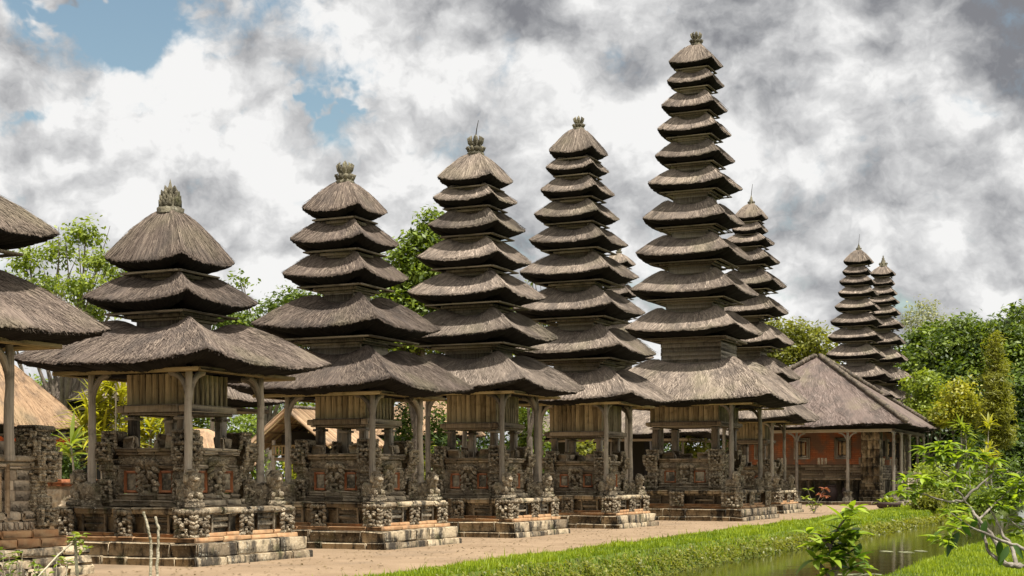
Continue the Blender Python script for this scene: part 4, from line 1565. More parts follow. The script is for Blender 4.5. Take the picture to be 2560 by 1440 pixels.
# ------------------------------------------------------------------ the hall at the right
def hall():
    C = (20.5, 95.5)
    root = thing('temple_hall', 'long temple hall with red brick wall, grey posts and pyramid thatch roof', 'hall', (C[0], C[1], 0), YAW)
    px = 95 / 1424
    rf = roof('roof', [M['thatch_pink'], M['thatch_under']], root, (0, 0), 7, 7, .15, .15, 4.95, 9.75, .12, .28, 501, px, 1.0, .8)
    # crest of shaggy tufts down the four hips
    mb = MB()
    for sx in (-1, 1):
        for sy in (-1, 1):
            for i in range(64):
                s = (i + .5) / 64
                r_ = .15 + 6.85 * s
                z = 4.95 + 4.8 * (1 - s) + .10
                carved(mb, (sx * r_ * .99, sy * r_ * .99, z + .06), (.30, .30, .30), 600 + i % 7, 7, 5, .5, .9, 10)
    mb.build('ridge_crest', M['ridge'], rf)
    mb = MB()
    for sg in (-1, 1):
        beam(mb, (-6.0, sg * 6.0, 4.62), (6.0, sg * 6.0, 4.62), .16, .2)
        beam(mb, (sg * 6.0, -5.9, 4.62), (sg * 6.0, 5.9, 4.62), .16, .2)
    mb.build('eave_frame', M['wood'], rf)
    wl = 4.6
    # plinth
    mb = MB()
    course(mb, 6.6, 6.6, -.05, .22, 1.2, .8, .01, .03, .02)
    cbox(mb, (0, 0, .1), (12.0, 12.0, .2))
    mb.build('floor_step', M['stone_dark'], root)
    mb = MB()
    course(mb, wl + .05, wl + .05, .2, 1.55, .5, .5, .02, .05, .03)
    cbox(mb, (0, 0, .9), (8.4, 8.4, 1.3))
    mb.build('stone_footing', M['stone_dark'], root)
    mb = MB()
    course(mb, wl + .12, wl + .12, 1.55, 1.68, 1.0, .5, .005, .02, .01)
    mb.build('ledge', M['stone'], root)
    mb = MB()
    for q in range(5):
        course(mb, wl + .02 * (q % 2), wl + .02 * (q % 2), 1.68 + q * .17, 1.845 + q * .17, 1.4, .3, .004, .012, .006)
    mb.build('plank_band', M['wood'], root)
    mb = MB()
    cbox(mb, (0, 0, 3.6), (2 * wl - .1, 2 * wl - .1, 2.14), along=2)
    mb.build('wall', M['redwall'], root)
    # frames and carved screens on the two visible walls
    for face in range(4):
        ux = np.array([(1, 0, 0), (0, 1, 0), (-1, 0, 0), (0, -1, 0)][face], float)
        nrm = np.cross(ux, (0, 0, 1.0))
        for f in (-2.6, .0, 2.6):
            p = nrm * (wl - .04) + ux * f + np.array([0, 0, 3.55])
            mb = MB()
            for s, w_, h_ in ((.03, .95, 1.35), (.07, .70, 1.10)):
                for sg in (-1, 1):
                    beam(mb, p + nrm * s + ux * sg * w_ / 2 - np.array([0, 0, h_ / 2]), p + nrm * s + ux * sg * w_ / 2 + np.array([0, 0, h_ / 2]), .10, .10)
                    beam(mb, p + nrm * s - ux * (w_ / 2 - .055) + np.array([0, 0, sg * (h_ / 2 - .05)]), p + nrm * s + ux * (w_ / 2 - .055) + np.array([0, 0, sg * (h_ / 2 - .05)]), .10, .10)
            fr = mb.build('window', M['wood'], root)
            mb = MB()
            relief(mb, p + nrm * .065, ux, .42, .80, .12, 700 + face, .045, 9)
            sc_ = mb.build('carved_screen', M['screen'], fr)
            mb = MB()
            beam(mb, p + nrm * .05 - np.array([0, 0, .5]), p + nrm * .05 + np.array([0, 0, .5]), .6, .03) if face % 2 == 0 else beam(mb, p + nrm * .05 - np.array([0, 0, .5]), p + nrm * .05 + np.array([0, 0, .5]), .03, .6)
            mb.build('screen_backing', M['dark'], sc_)  # near-black sheet standing in for the shade of an opening
        mb = MB()
        for f in (-3.9, -1.3, 1.3, 3.9):
            for q in range(3):
                relief(mb, nrm * (wl - .03) + ux * (f + (q - 1) * .22) + np.array([0, 0, 2.75]), ux, .16, .42, .05, 720 + q, .05, 10)
        mb.build('brick_ornament', M['stone'], root)
    for sx in (-1, 1):
        for sy in (-1, 1):
            mb = MB()
            for q in range(8):
                z0 = .2 + q * .55
                course(mb, .58, .58, z0, z0 + .545, .6, .4, .006, .02, .012, sx * (wl - .2), sy * (wl - .2))
            cbox(mb, (sx * (wl - .2), sy * (wl - .2), 2.4), (.9, .9, 4.38))
            for q, z in enumerate((.35, .8, 1.25)):
                course(mb, .70 - .04 * q, .70 - .04 * q, z - .12, z + .12, 1, .3, .006, .03, .01, sx * (wl - .2), sy * (wl - .2))
            mb.build('corner_pier', M['stone_warm'], root)
    spots = set()
    for f in (-6.0, -3.2, 0.0, 3.2, 6.0):
        spots |= {(-6.0, f), (6.0, f), (f, -6.0), (f, 6.0)}
    for i, (x, y) in enumerate(sorted(spots)):
        mb = MB()
        zz = np.linspace(.8, 4.55, 8)
        tube(mb, np.stack([np.full(8, x), np.full(8, y), zz], 1), np.linspace(.11, .09, 8), 9, rng.random(), .04)
        po = mb.build('veranda_post', M['post'], root)
        mb = MB()
        for sg in (-1, 1):
            a = np.linspace(0, 1, 6)
            ox = .55 * (1 - np.cos(a * np.pi / 2))
            zz = 3.75 + .75 * np.sin(a * np.pi / 2)
            along_y = abs(x) == 6.0 and abs(y) < 6.0
            tube(mb, np.stack([x + (0 if along_y else sg) * ox, y + (sg if along_y else 0) * ox, zz], 1), .06, 6)
        mb.build('bracket', M['post'], po)
        mb = MB()
        lathe(mb, [(.34, .2), (.34, .4), (.26, .5), (.24, .68), (.3, .76), (.26, .84), (.14, .88)], 10, (x, y, 0), jit=.05, sq=.6)
        mb.build('post_plinth', M['stone_dark'], po)
    return root


hall()


# ------------------------------------------------------------------ pavilions in the rear court
def pavilion(label, px, D, a, ze, apex, mats, seed, posts=True, wall=None, zfl=.5, valance=False, name='thatched_pavilion', ay=None, ridge=.15, rz=YAW):
    c = W(px, HOR, D)
    root = thing(name, label, 'pavilion', (c[0], c[1], 0), rz)
    ay = ay or a
    rf = roof('roof', mats, root, (0, 0), a, ay, .15, ridge, ze, apex, .08, .22, seed, D / 1424, 1.08, .8)
    mb = MB()
    course(mb, a * .8, ay * .8, -.05, zfl, .8, .5, .01, .03, .02)
    cbox(mb, (0, 0, zfl / 2), (a * 1.5, ay * 1.5, zfl))
    mb.build('floor', M['stone'], root)
    mb = MB()
    for sg in (-1, 1):
        beam(mb, (-a * .78, sg * ay * .78, ze - .32), (a * .78, sg * ay * .78, ze - .32), .12, .14)
        beam(mb, (sg * a * .78, -ay * .76, ze - .32), (sg * a * .78, ay * .76, ze - .32), .12, .14)
    mb.build('eave_frame', M['wood'], rf)
    for sx in (-1, 1):
        for sy in (-1, 0, 1):
            mb = MB()
            tube(mb, [(sx * a * .7, sy * ay * .7, zfl), (sx * a * .7, sy * ay * .7, ze - .2)], .075, 8, rng.random())
            mb.build('post', M['post'], root)
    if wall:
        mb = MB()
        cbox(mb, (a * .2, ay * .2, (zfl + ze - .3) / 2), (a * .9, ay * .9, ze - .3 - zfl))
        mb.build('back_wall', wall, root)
    if valance:
        mb = MB()
        n = 26
        for sg in (-1, 1):
            for i in range(n):
                f = -1 + (2 * i + 1) / n
                cbox(mb, (f * a * .8, sg * ay * .8, ze - .47), (2 * a * .8 / n - .01, .02, .26), ch=.004, jit=.006)
                cbox(mb, (sg * a * .8, f * ay * .8, ze - .47), (.02, 2 * ay * .8 / n - .01, .26), ch=.004, jit=.006)
        mb.build('valance', M['cloth'], root)
    return root


TT = [M['thatch_tan'], M['thatch_under']]
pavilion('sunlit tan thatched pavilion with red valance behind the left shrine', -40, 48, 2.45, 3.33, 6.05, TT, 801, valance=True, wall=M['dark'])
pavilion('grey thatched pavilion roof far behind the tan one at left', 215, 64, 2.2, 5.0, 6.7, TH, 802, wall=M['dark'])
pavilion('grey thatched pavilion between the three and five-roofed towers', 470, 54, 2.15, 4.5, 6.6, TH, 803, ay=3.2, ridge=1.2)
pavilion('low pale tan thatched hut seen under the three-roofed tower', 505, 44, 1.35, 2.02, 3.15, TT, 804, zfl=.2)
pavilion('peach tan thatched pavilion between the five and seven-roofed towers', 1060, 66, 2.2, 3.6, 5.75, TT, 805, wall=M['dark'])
pavilion('long grey thatched pavilion seen between the nine and eleven-roofed towers', 1560, 82, 3.0, 4.1, 5.7, TH, 806, wall=M['dark'], ay=6.0, ridge=4.0)


def gable_house():
    D = 52
    c = W(778, HOR, D)
    root = thing('gable_house', 'open gabled house with exposed rafters and balcony railing behind the towers', 'house', (c[0], c[1], 0), YAW)
    zr, zl = 4.05, 2.75
    hw, ln = 1.75, 2.6
    mb = MB()
    r = np.random.default_rng(5)
    for sg in (-1, 1):
        for i in range(70):
            x = -1.6 + i * (ln + 1.6) / 69
            w = .075
            a = np.array([x, 0, zr])
            b = np.array([x, sg * hw, zl])
            beam(mb, a + np.array([0, sg * .02, .05]), b + np.array([0, 0, .05 + r.normal(0, .008)]), w, .12, ch=.03, tint=r.random())
    rf = mb.build('roof', M['thatch_tan'], root)
    mb = MB()
    for i in range(30):
        carved(mb, (-1.6 + i * .142, 0, zr + .13), (.2, .22, .14), 40 + i % 5, 8, 6, .4, .9, 10)
    mb.build('ridge_crest', M['ridge'], rf)
    mb = MB()
    for sg in (-1, 1):
        for x in np.linspace(-1.5, 2.4, 12):
            beam(mb, (x, sg * .03, zr - .07), (x, sg * (hw + .02), zl - .06), .06, .07)
        for q in (.25, .5, .75):
            y, z = sg * hw * q, zr + (zl - zr) * q - .14
            beam(mb, (-1.55, y, z), (2.5, y, z), .05, .05)
    beam(mb, (-1.5, 0, zr - .16), (2.5, 0, zr - .16), .09, .1)
    mb.build('rafter', M['beam'], rf)
    mb = MB()
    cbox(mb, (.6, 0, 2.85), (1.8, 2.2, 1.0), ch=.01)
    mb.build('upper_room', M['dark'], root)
    mb = MB()
    cbox(mb, (.1, -.2, 2.32), (2.6, 2.2, .12), along=1)
    mb.build('balcony_floor', M['wood'], root)
    mb = MB()
    beam(mb, (-1.2, -1.3, 2.8), (-1.2, .9, 2.8), .06, .06)
    beam(mb, (-1.2, -1.3, 2.48), (-1.2, .9, 2.48), .05, .05)
    for y in np.linspace(-1.25, .85, 17):
        cbox(mb, (-1.2, y, 2.64), (.035, .06, .28))
    beam(mb, (-1.2, -1.3, 2.8), (1.2, -1.3, 2.8), .06, .06)
    mb.build('railing', M['beam'], root)
    for x in (-1.15, 1.2):
        for y in (-1.2, .85):
            mb = MB()
            tube(mb, [(x, y, 0), (x, y, zl + .25)], .07, 8, rng.random())
            mb.build('post', M['post'], root)


gable_house()


def far_wall():
    a, b = W(2230, 1200, 93), W(2760, 1200, 93)
    c = (a + b) / 2
    root = thing('boundary_wall', 'low grey stone wall with flat coping far behind the moat at right', 'wall', (c[0], c[1], 0), 0)
    L = b[0] - a[0]
    mb = MB()
    cbox(mb, (0, 0, .95), (L, .4, 1.9), ch=.02)
    for i in range(int(L / .7)):
        for q in range(4):
            cbox(mb, (-L / 2 + .35 + i * .7 + (q % 2) * .2, -.2, .25 + q * .45), (.66, .1, .42), ch=.03, jit=.01)
    mb.build('wall_body', M['stone_dark'], root)
    mb = MB()
    for i in range(int(L / 1.1)):
        cbox(mb, (-L / 2 + .55 + i * 1.1, -.02, 2.02), (1.08, .62, .2), ch=.04, jit=.012)
    mb.build('coping', M['stone'], root)


far_wall()

# jars under the eaves of the hall
for i, (px, s, lab) in enumerate(((2078, 1.0, 'dark clay jar at the foot of the hall, nearest its left post'), (2117, 1.12, 'dark clay jar in the middle of three along the hall footing'), (2152, .92, 'dark clay jar beside the corner pier of the hall'))):
    p = W(px, 1262, 90.5)
    root = thing('jar', lab, 'jar', (p[0], p[1], .22), 0, 'clay jars along the hall footing')
    mb = MB()
    lathe(mb, [(.26, 0), (.36, .15), (.42, .45), (.40, .7), (.3, .86), (.28, .92)], 14, (0, 0, 0))
    o = mb.build('jar_body', M['pot'], root, True)
    o.scale = (s, s, s)
    mb = MB()
    lathe(mb, [(.30, .92), (.35, .95), (.35, 1.0), (.29, 1.02), (.25, .95)], 14, (0, 0, 0))
    o = mb.build('rim', M['pot'], root, True)
    o.scale = (s, s, s)


def planter():
    p = W(2222, 1272, 78)
    root = thing('planter', 'round dark planter bowl with leafy plant near the hall corner', 'planter', (p[0], p[1], 0), 0)
    mb = MB()
    lathe(mb, [(.5, 0), (.62, .1), (.66, .26), (.62, .34), (.52, .34), (.5, .22)], 18, (0, 0, 0), jit=.01)
    mb.build('bowl', M['pot'], root, True)
    r = np.random.default_rng(61)
    mb = MB()
    for i in range(6):
        rosette(mb, (r.normal(0, .2), r.normal(0, .15), .3), 9, .5, .16, r, .6, .9)
    mb.build('plant_leaves', M['l_light'], root)


planter()

# ================================================================== TREES AND PLANTS
tree('airy light green tree with gaps behind the left shrine', [(215, 585, 50, 36, 0), (150, 635, 50, 34, 2), (255, 655, 52, 34, -1), (70, 655, 50, 36, 1), (110, 720, 60, 34, 0), (200, 715, 60, 36, -2), (295, 690, 40, 26, 1), (40, 720, 40, 40, 0), (210, 780, 70, 34, 0), (20, 800, 60, 40, 0)],
     62, 6000, .24, 'l_light', 101, rad=.2, clump=.24, cl_leaves=12, shell=.15, tmean=.36, tvar=.32)
tree('mid green tree crown between the three and five-roofed towers', [(735, 748, 46, 26, 0), (675, 775, 30, 20, 1), (775, 775, 44, 34, -1), (600, 805, 60, 24, 0), (740, 845, 76, 36, 0), (600, 712, 12, 18, 0), (565, 800, 44, 20, 1)],
     70, 5500, .26, 'l_mid', 103, rad=.2, clump=.35, shell=.3, tmean=.35)
tree('dense bushy tree with yellow tip between the five and seven-roofed towers', [(1085, 570, 36, 44, 0), (1055, 625, 62, 50, 0), (1010, 680, 76, 55, 0), (1080, 690, 80, 60, 0), (980, 750, 66, 46, 0), (1060, 770, 90, 60, 0), (1030, 850, 100, 46, 0)],
     58, 15000, .26, 'l_mid', 105, rad=.25, clump=.26, shell=.45, tmean=.55, tvar=.25)
tree('bright small tree glimpsed between the seven and nine-roofed towers', [(1335, 695, 20, 20, 0), (1290, 770, 40, 26, 0), (1350, 780, 40, 40, 0), (1320, 850, 60, 50, 0)],
     64, 2200, .26, 'l_light', 107, rad=.15, clump=.3)
tree('yellow green tree between the slender tower and the far pair', [(1930, 830, 40, 32, 0), (1985, 850, 50, 36, 1), (2040, 860, 46, 40, -1), (1960, 890, 60, 40, 0), (2050, 910, 50, 40, 0), (2000, 820, 14, 20, 0), (1900, 870, 50, 40, 0)],
     116, 8000, .40, 'l_olive', 109, rad=.25, clump=.5, tmean=.55)
tree('pale sparse tree standing above the forest at right', [(2310, 775, 36, 30, 0), (2280, 800, 30, 26, 0), (2345, 810, 34, 24, 0), (2310, 830, 50, 30, 0)],
     150, 1900, .36, 'l_pale', 111, rad=.2, clump=.6, shell=.1, cl_leaves=10, bark='bark_pale')
fr = [('dense dark green forest tree right of the far pair of towers', [(2330, 850, 56, 40, 0), (2290, 880, 46, 46, 0), (2360, 900, 66, 56, -2), (2300, 940, 70, 60, -3)], 122, 'l_mid'),
      ('rounded forest tree in the middle of the right hand woods', [(2420, 830, 60, 36, 0), (2390, 880, 66, 46, -2), (2450, 890, 66, 56, -3), (2420, 960, 90, 66, -4)], 118, 'l_mid'),
      ('tall forest tree with ragged top at the right edge', [(2545, 810, 46, 46, 0), (2500, 850, 56, 46, 0), (2560, 880, 66, 66, -2), (2520, 950, 80, 76, -3)], 114, 'l_mid'),
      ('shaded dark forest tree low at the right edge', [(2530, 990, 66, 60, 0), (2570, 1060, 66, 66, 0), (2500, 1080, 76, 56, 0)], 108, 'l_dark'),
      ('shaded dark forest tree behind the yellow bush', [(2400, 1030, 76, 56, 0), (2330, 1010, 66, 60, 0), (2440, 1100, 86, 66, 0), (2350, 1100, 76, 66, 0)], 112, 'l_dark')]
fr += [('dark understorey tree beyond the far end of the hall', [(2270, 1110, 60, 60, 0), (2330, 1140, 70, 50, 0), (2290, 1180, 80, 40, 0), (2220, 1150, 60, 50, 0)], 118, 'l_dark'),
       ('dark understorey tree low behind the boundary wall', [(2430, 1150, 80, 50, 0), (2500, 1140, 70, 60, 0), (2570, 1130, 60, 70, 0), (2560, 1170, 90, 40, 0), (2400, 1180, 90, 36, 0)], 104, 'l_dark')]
for i, (lab, bl, D, mt) in enumerate(fr):
    tree(lab, bl, D, 9500, .46, mt, 120 + 3 * i, rad=.3, name='forest_tree', group='trees of the wood at right', clump=.42, tmean=.27, tvar=.32, shell=.5)
tree('bright yellow leaved bush tree at the edge of the wood', [(2395, 985, 36, 34, 0), (2420, 1025, 40, 30, 0), (2370, 1035, 44, 26, 0)], 98, 4200, .32, 'l_yel', 140, rad=.12, clump=.34, tmean=.5)
tree('light green feathery small tree right of the hall roof', [(2305, 955, 36, 30, 0), (2330, 985, 34, 26, 0), (2350, 1035, 54, 26, -1), (2300, 1020, 40, 30, 0)], 104, 4600, .34, 'l_light', 142, rad=.12, clump=.36, tmean=.6)


def conifer():
    D = 92
    b = W(2490, 1230, D)
    root = thing('conifer_tree', 'column shaped yellow green conifer in front of the dark wood', 'conifer', (b[0], b[1], 0), 0)
    k = D / F
    bl = []
    r = np.random.default_rng(9)
    for i in range(22):
        f = i / 21
        y = 845 + f * 255
        wpx = 10 + 46 * f ** .8
        for q in range(2):
            p = W(2490 + r.uniform(-.6, .6) * wpx, y, D)
            bl.append((p[0] - b[0], r.uniform(-.5, .5) * wpx * k, p[2], wpx * .5 * k, wpx * .5 * k, 20 * k))
    mb = MB()
    tube(mb, [(0, 0, 0), (0, 0, 5), (0, 0, W(0, 850, D)[2])], [.2, .13, .03], 8)
    mb.build('trunk', M['bark'], root, True)
    foliage(bl, 11000, .34, 77, clump=.22, aspect=.2, droop=-.6, tmean=.8, shell=.3).build('crown', M['l_olive'], root)


conifer()

# rear court trees and shrubs seen under the eaves
rear = [('bright leafy shrub seen under the eaves left of the five-roofed tower', 610, 1010, 60, 120, 'l_mid', 3400),
        ('bright yellow green tree crown just left of the five-roofed chamber', 745, 978, 74, 110, 'l_light', 2600),
        ('yellow flowering bush below the gabled house', 755, 1128, 46, 75, 'l_yel', 1500),
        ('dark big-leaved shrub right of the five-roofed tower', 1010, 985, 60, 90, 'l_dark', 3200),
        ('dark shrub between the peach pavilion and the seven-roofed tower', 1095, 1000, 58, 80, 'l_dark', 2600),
        ('leafy shrub between the seven and nine-roofed towers', 1320, 1000, 66, 110, 'l_mid', 3200),
        ('yellow green shrub seen through the nine-roofed shrine', 1455, 1095, 64, 90, 'l_olive', 1800),
        ('light green shrub seen through the tallest shrine', 1745, 1075, 80, 120, 'l_olive', 2600),
        ('yellowish low shrub right of the peach pavilion', 1090, 1120, 56, 80, 'l_olive', 1300),
        ('shrub with pale blossoms seen through the five-roofed shrine', 850, 1050, 58, 130, 'l_pale', 1700),
        ('dark green shrub behind the small altar at left', 150, 1085, 52, 150, 'l_dark', 2800),
        ('shrub with speckled leaves seen through the three-roofed shrine', 500, 1010, 56, 90, 'l_mid', 1800),
        ('green shrub behind the tan pavilion at left', 110, 900, 72, 160, 'l_mid', 2600)]
for i, (lab, px, py, D, w, mt, n) in enumerate(rear):
    bush(lab, px, py, D, w, n, .2 * D / 55, mt, 200 + 5 * i, clump=.2, tmean=.5, tvar=.28, cl_leaves=16)
for i, px in enumerate((40, 330, 560, 800, 1010, 1210, 1420, 1640, 1850)):
    lab = ['at the far left', 'behind the three-roofed tower', 'left of the five-roofed tower', 'behind the five-roofed tower', 'left of the seven-roofed tower', 'behind the seven-roofed tower', 'behind the nine-roofed tower', 'left of the tallest tower', 'right of the tallest tower'][i]
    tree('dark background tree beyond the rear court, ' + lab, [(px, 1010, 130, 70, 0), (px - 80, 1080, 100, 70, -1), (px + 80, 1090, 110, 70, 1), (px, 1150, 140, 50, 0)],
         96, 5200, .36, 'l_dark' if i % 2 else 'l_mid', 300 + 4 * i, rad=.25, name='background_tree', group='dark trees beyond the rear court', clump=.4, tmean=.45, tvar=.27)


def cane_plant(label, stems, D, mat, seed, L=.8, w=.09, n=16):
    b = W(stems[0][0], 1230, D)
    root = thing('cordyline_plant', label, 'plant', (b[0], b[1], 0), 0)
    r = np.random.default_rng(seed)
    st, lf = MB(), MB()
    for (px, py) in stems:
        p = W(px, py, D) - np.array([b[0], b[1], 0])
        p[1] += r.uniform(-.5, .5)
        q = np.array([p[0] * .6 + r.normal(0, .1), p[1] * .6, 0])
        tube(st, [q, (p + q) / 2 + r.normal(0, .05, 3), p], [.04, .03, .02], 6)
        rosette(lf, p, n, L, w, r, .6, 1.0)
        rosette(lf, p - np.array([0, 0, .25]), n // 2, L * .9, w, r, .4, .6)
    st.build('stem', M['bark_pale'], root)
    lf.build('strap_leaves', M[mat], root)


cane_plant('tall yellow green cordyline clump behind the left post of the three-roofed shrine', [(265, 985), (290, 1030), (250, 1060), (285, 1110), (300, 960), (270, 1150), (310, 1080), (245, 1010), (225, 1040), (235, 1100), (300, 1000), (262, 1085), (305, 1140), (250, 1130), (215, 1075), (280, 970)], 42, 'l_yel', 31, .95, .085, 22)
cane_plant('yellow green cordyline clump seen through the three-roofed shrine', [(345, 1060), (380, 1075), (420, 1060), (400, 1100), (360, 1100), (330, 1030), (370, 1045), (440, 1085), (410, 1040), (345, 1090)], 44, 'l_yel', 33, .85, .085, 20)
cane_plant('single cordyline with long pale leaves between the two left shrines', [(183, 1115)], 34, 'l_light', 35, .85, .10, 20)
cane_plant('yellow green cordyline with spiky tops right of the hall', [(2475, 1065), (2480, 1125), (2460, 1145), (2478, 1160)], 74, 'l_yel', 37, .9, .13, 18)
cane_plant('pale cordyline with spiky tops beside the hall eaves', [(2415, 1085), (2405, 1065), (2425, 1130)], 76, 'l_light', 39, .9, .13, 18)
low = [('low bright bush right of the planter near the hall', 2330, 1150, 74, 110, 'l_light'), ('low leafy bush against the far boundary wall', 2420, 1165, 84, 110, 'l_mid'),
       ('low dark bush at the right edge below the boundary wall', 2530, 1150, 80, 130, 'l_dark'), ('low olive bush beside the planter', 2312, 1244, 72, 50, 'l_olive'), ('green bush by the far bend of the moat', 2460, 1220, 70, 130, 'l_mid')]
for i, (lab, px, py, D, w, mt) in enumerate(low):
    bush(lab, px, py, D, w, 2600, .24, mt, 400 + 5 * i, clump=.24, tmean=.55, tvar=.27, cl_leaves=14)


def blade_leaf(mb, base, d, nrm, L, w, tint, curl=.25, k=7):
    """a broad pointed leaf with a folded midrib"""
    d = d / np.linalg.norm(d)
    nrm = nrm - d * nrm.dot(d)
    nrm /= np.linalg.norm(nrm) + 1e-9
    s = np.cross(d, nrm)
    u = np.linspace(0, 1, k)
    wd = w * .5 * np.sin(np.pi * u ** .8) ** .85
    wd[0] = w * .05
    wd[-1] = 0.0
    mid = base + np.outer(u * L, d) - np.outer(curl * L * u * u, nrm)
    e1 = mid + s * wd[:, None] + nrm * wd[:, None] * .35
    e2 = mid - s * wd[:, None] + nrm * wd[:, None] * .35
    v = np.concatenate([e1, mid, e2])
    f = []
    for j in range(k - 1):
        f += [[j, k + j, k + j + 1, j + 1], [k + j, 2 * k + j, 2 * k + j + 1, k + j + 1]]
    mb.add(v, [np.array(f)], tint)


def whorl(mb, p, n, L, w, r, tm, up=.6):
    for i in range(n):
        a = r.uniform(0, 6.28)
        el = r.uniform(-.45, 1.0) * up
        d = np.array([math.cos(a) * math.cos(el), math.sin(a) * math.cos(el), math.sin(el)])
        nn = np.array([-math.cos(a) * math.sin(el), -math.sin(a) * math.sin(el), math.cos(el)]) + r.normal(0, .2, 3)
        blade_leaf(mb, np.asarray(p) + d * .01, d, nn, L * r.uniform(.55, 1.15), w * r.uniform(.8, 1.1), np.clip(r.normal(tm, .30), 0, 1), r.uniform(.1, .45))


def foreground_tree():
    D = 15.0
    b = W(2650, 1500, D)
    b[2] = -.3
    root = thing('frangipani_tree', 'crooked branching tree with big glossy leaves leaning over the moat from right', 'tree', tuple(b), 0)
    r = np.random.default_rng(21)
    Z = lambda x, y, dd=0: W(2180 + x / 3.6, 1040 + y / 3.6, D + dd) - b
    mb = MB()
    k = D / F
    paths = [([None, (1500, 1400, 0), (1368, 1352, 0), (1250, 1345, 0), (1165, 1315, 0), (1130, 1160, .1), (1060, 1050, .2), (960, 930, .2), (890, 840, .3), (830, 760, .3), (770, 650, .4), (740, 560, .4)], 8.5, 1.8),
             ([None, (1500, 1260, -.2), (1368, 1195, -.2), (1220, 1130, -.2), (1060, 1080, -.2), (860, 980, -.2), (760, 910, -.3), (700, 870, -.3)], 5.5, 1.2),
             ([(1165, 1315, 0), (1050, 1225, .2), (1010, 1080, .3), (930, 930, .3), (860, 800, .3), (800, 690, .2), (690, 640, .2)], 4.5, 1.0),
             ([(830, 760, .3), (900, 690, .3), (1000, 600, .4), (1080, 530, .5), (1110, 400, .5)], 3.5, 1.0),
             ([(830, 760, .3), (700, 770, .2), (560, 740, .1), (430, 690, .0), (330, 640, -.1)], 3.0, .9),
             ([(1300, 1348, 0), (1260, 1200, .3), (1170, 1050, .4), (1110, 930, .5), (1060, 840, .5), (1010, 760, .6)], 5.0, 1.0),
             ([(860, 980, -.2), (780, 1010, -.3), (700, 1090, -.3), (620, 1110, -.4)], 2.2, .8),
             ([(960, 930, .2), (1090, 800, .5), (1200, 700, .6), (1300, 640, .6)], 3.0, .9),
             ([(770, 650, .4), (640, 500, .3), (560, 400, .3)], 2.4, .8), ([(740, 560, .4), (800, 430, .4), (850, 330, .5)], 2.2, .7),
             ([None, (1500, 1150, .6), (1330, 1010, .6), (1210, 900, .6)], 4, 1.0)]
    for pts, r0, r1 in paths:
        P = np.array([np.zeros(3) if p is None else Z(*p) for p in pts])
        # smooth resample
        s = np.linspace(0, len(P) - 1, len(P) * 3)
        Q = np.stack([np.interp(s, np.arange(len(P)), P[:, c]) for c in range(3)], 1)
        Q[1:-1] += r.normal(0, .007, (len(Q) - 2, 3))
        tube(mb, Q, np.linspace(r0 * 1.35, r1, len(Q)) * k * .85, 8, .5, .04)
    mb.build('trunk', M['bark_grey'], root, True)
    mb = MB()
    spots = [(560, 400, 9, .3), (640, 330, 10, .3), (480, 300, 9, .2), (740, 400, 9, .4), (850, 330, 9, .5), (950, 360, 8, .5), (600, 260, 8, .3), (700, 250, 8, .4), (900, 430, 8, .4),
             (330, 640, 12, -.1), (250, 690, 10, -.1), (400, 700, 11, 0), (450, 560, 10, .1), (330, 740, 9, 0), (560, 600, 9, .1), (690, 640, 8, .2), (300, 560, 8, 0),
             (820, 590, 9, .4), (760, 520, 9, .4), (880, 560, 7, .4), (1110, 400, 7, .5), (1080, 500, 7, .5), (1010, 780, 10, .6), (1100, 760, 10, .5), (1180, 820, 10, .6), (950, 740, 7, .5),
             (1200, 700, 10, .6), (1300, 640, 11, .6), (1340, 560, 10, .6), (1340, 720, 10, .6), (1200, 600, 8, .6), (1250, 760, 9, .6), (1120, 680, 8, .5), (1360, 800, 8, .6),
             (700, 870, 6, -.3), (740, 940, 7, -.3), (820, 930, 6, -.2), (700, 1010, 7, -.3), (620, 1110, 7, -.4), (560, 1090, 6, -.4), (760, 1000, 6, -.3), (680, 1150, 5, -.4),
             (1330, 1010, 9, .6), (1300, 1080, 7, .6), (1360, 940, 8, .6), (1230, 960, 6, .6), (1050, 930, 4, .4), (830, 850, 5, .3), (760, 800, 4, .3), (1080, 1170, 3, .3)]
    for (x, y, n, dd) in spots:
        whorl(mb, Z(x, y, dd + r.uniform(-.15, .15)), int(n * 1.7), .165, .050, r, .5)
    mb.build('leaves', M['l_fore'], root)
    mb = MB()
    for (x, y, dd) in ((760, 1060, -.4), (830, 1000, -.3), (1060, 960, .1), (1190, 1200, -.2), (1180, 1250, -.2), (1260, 1180, -.2), (790, 1090, -.4), (660, 1150, -.4), (930, 980, 0), (1150, 1180, -.1)):
        for q in range(1):
            d = np.array([r.normal(0, .25), r.normal(0, .25), -1.0])
            blade_leaf(mb, Z(x, y - 30, dd) + r.normal(0, .02, 3), d, np.array([r.normal(0, .5), -1.0, .2]), .20, .075, r.random() * .5, .1)
    mb.build('hanging_leaves', M['l_foredark'], root)


foreground_tree()


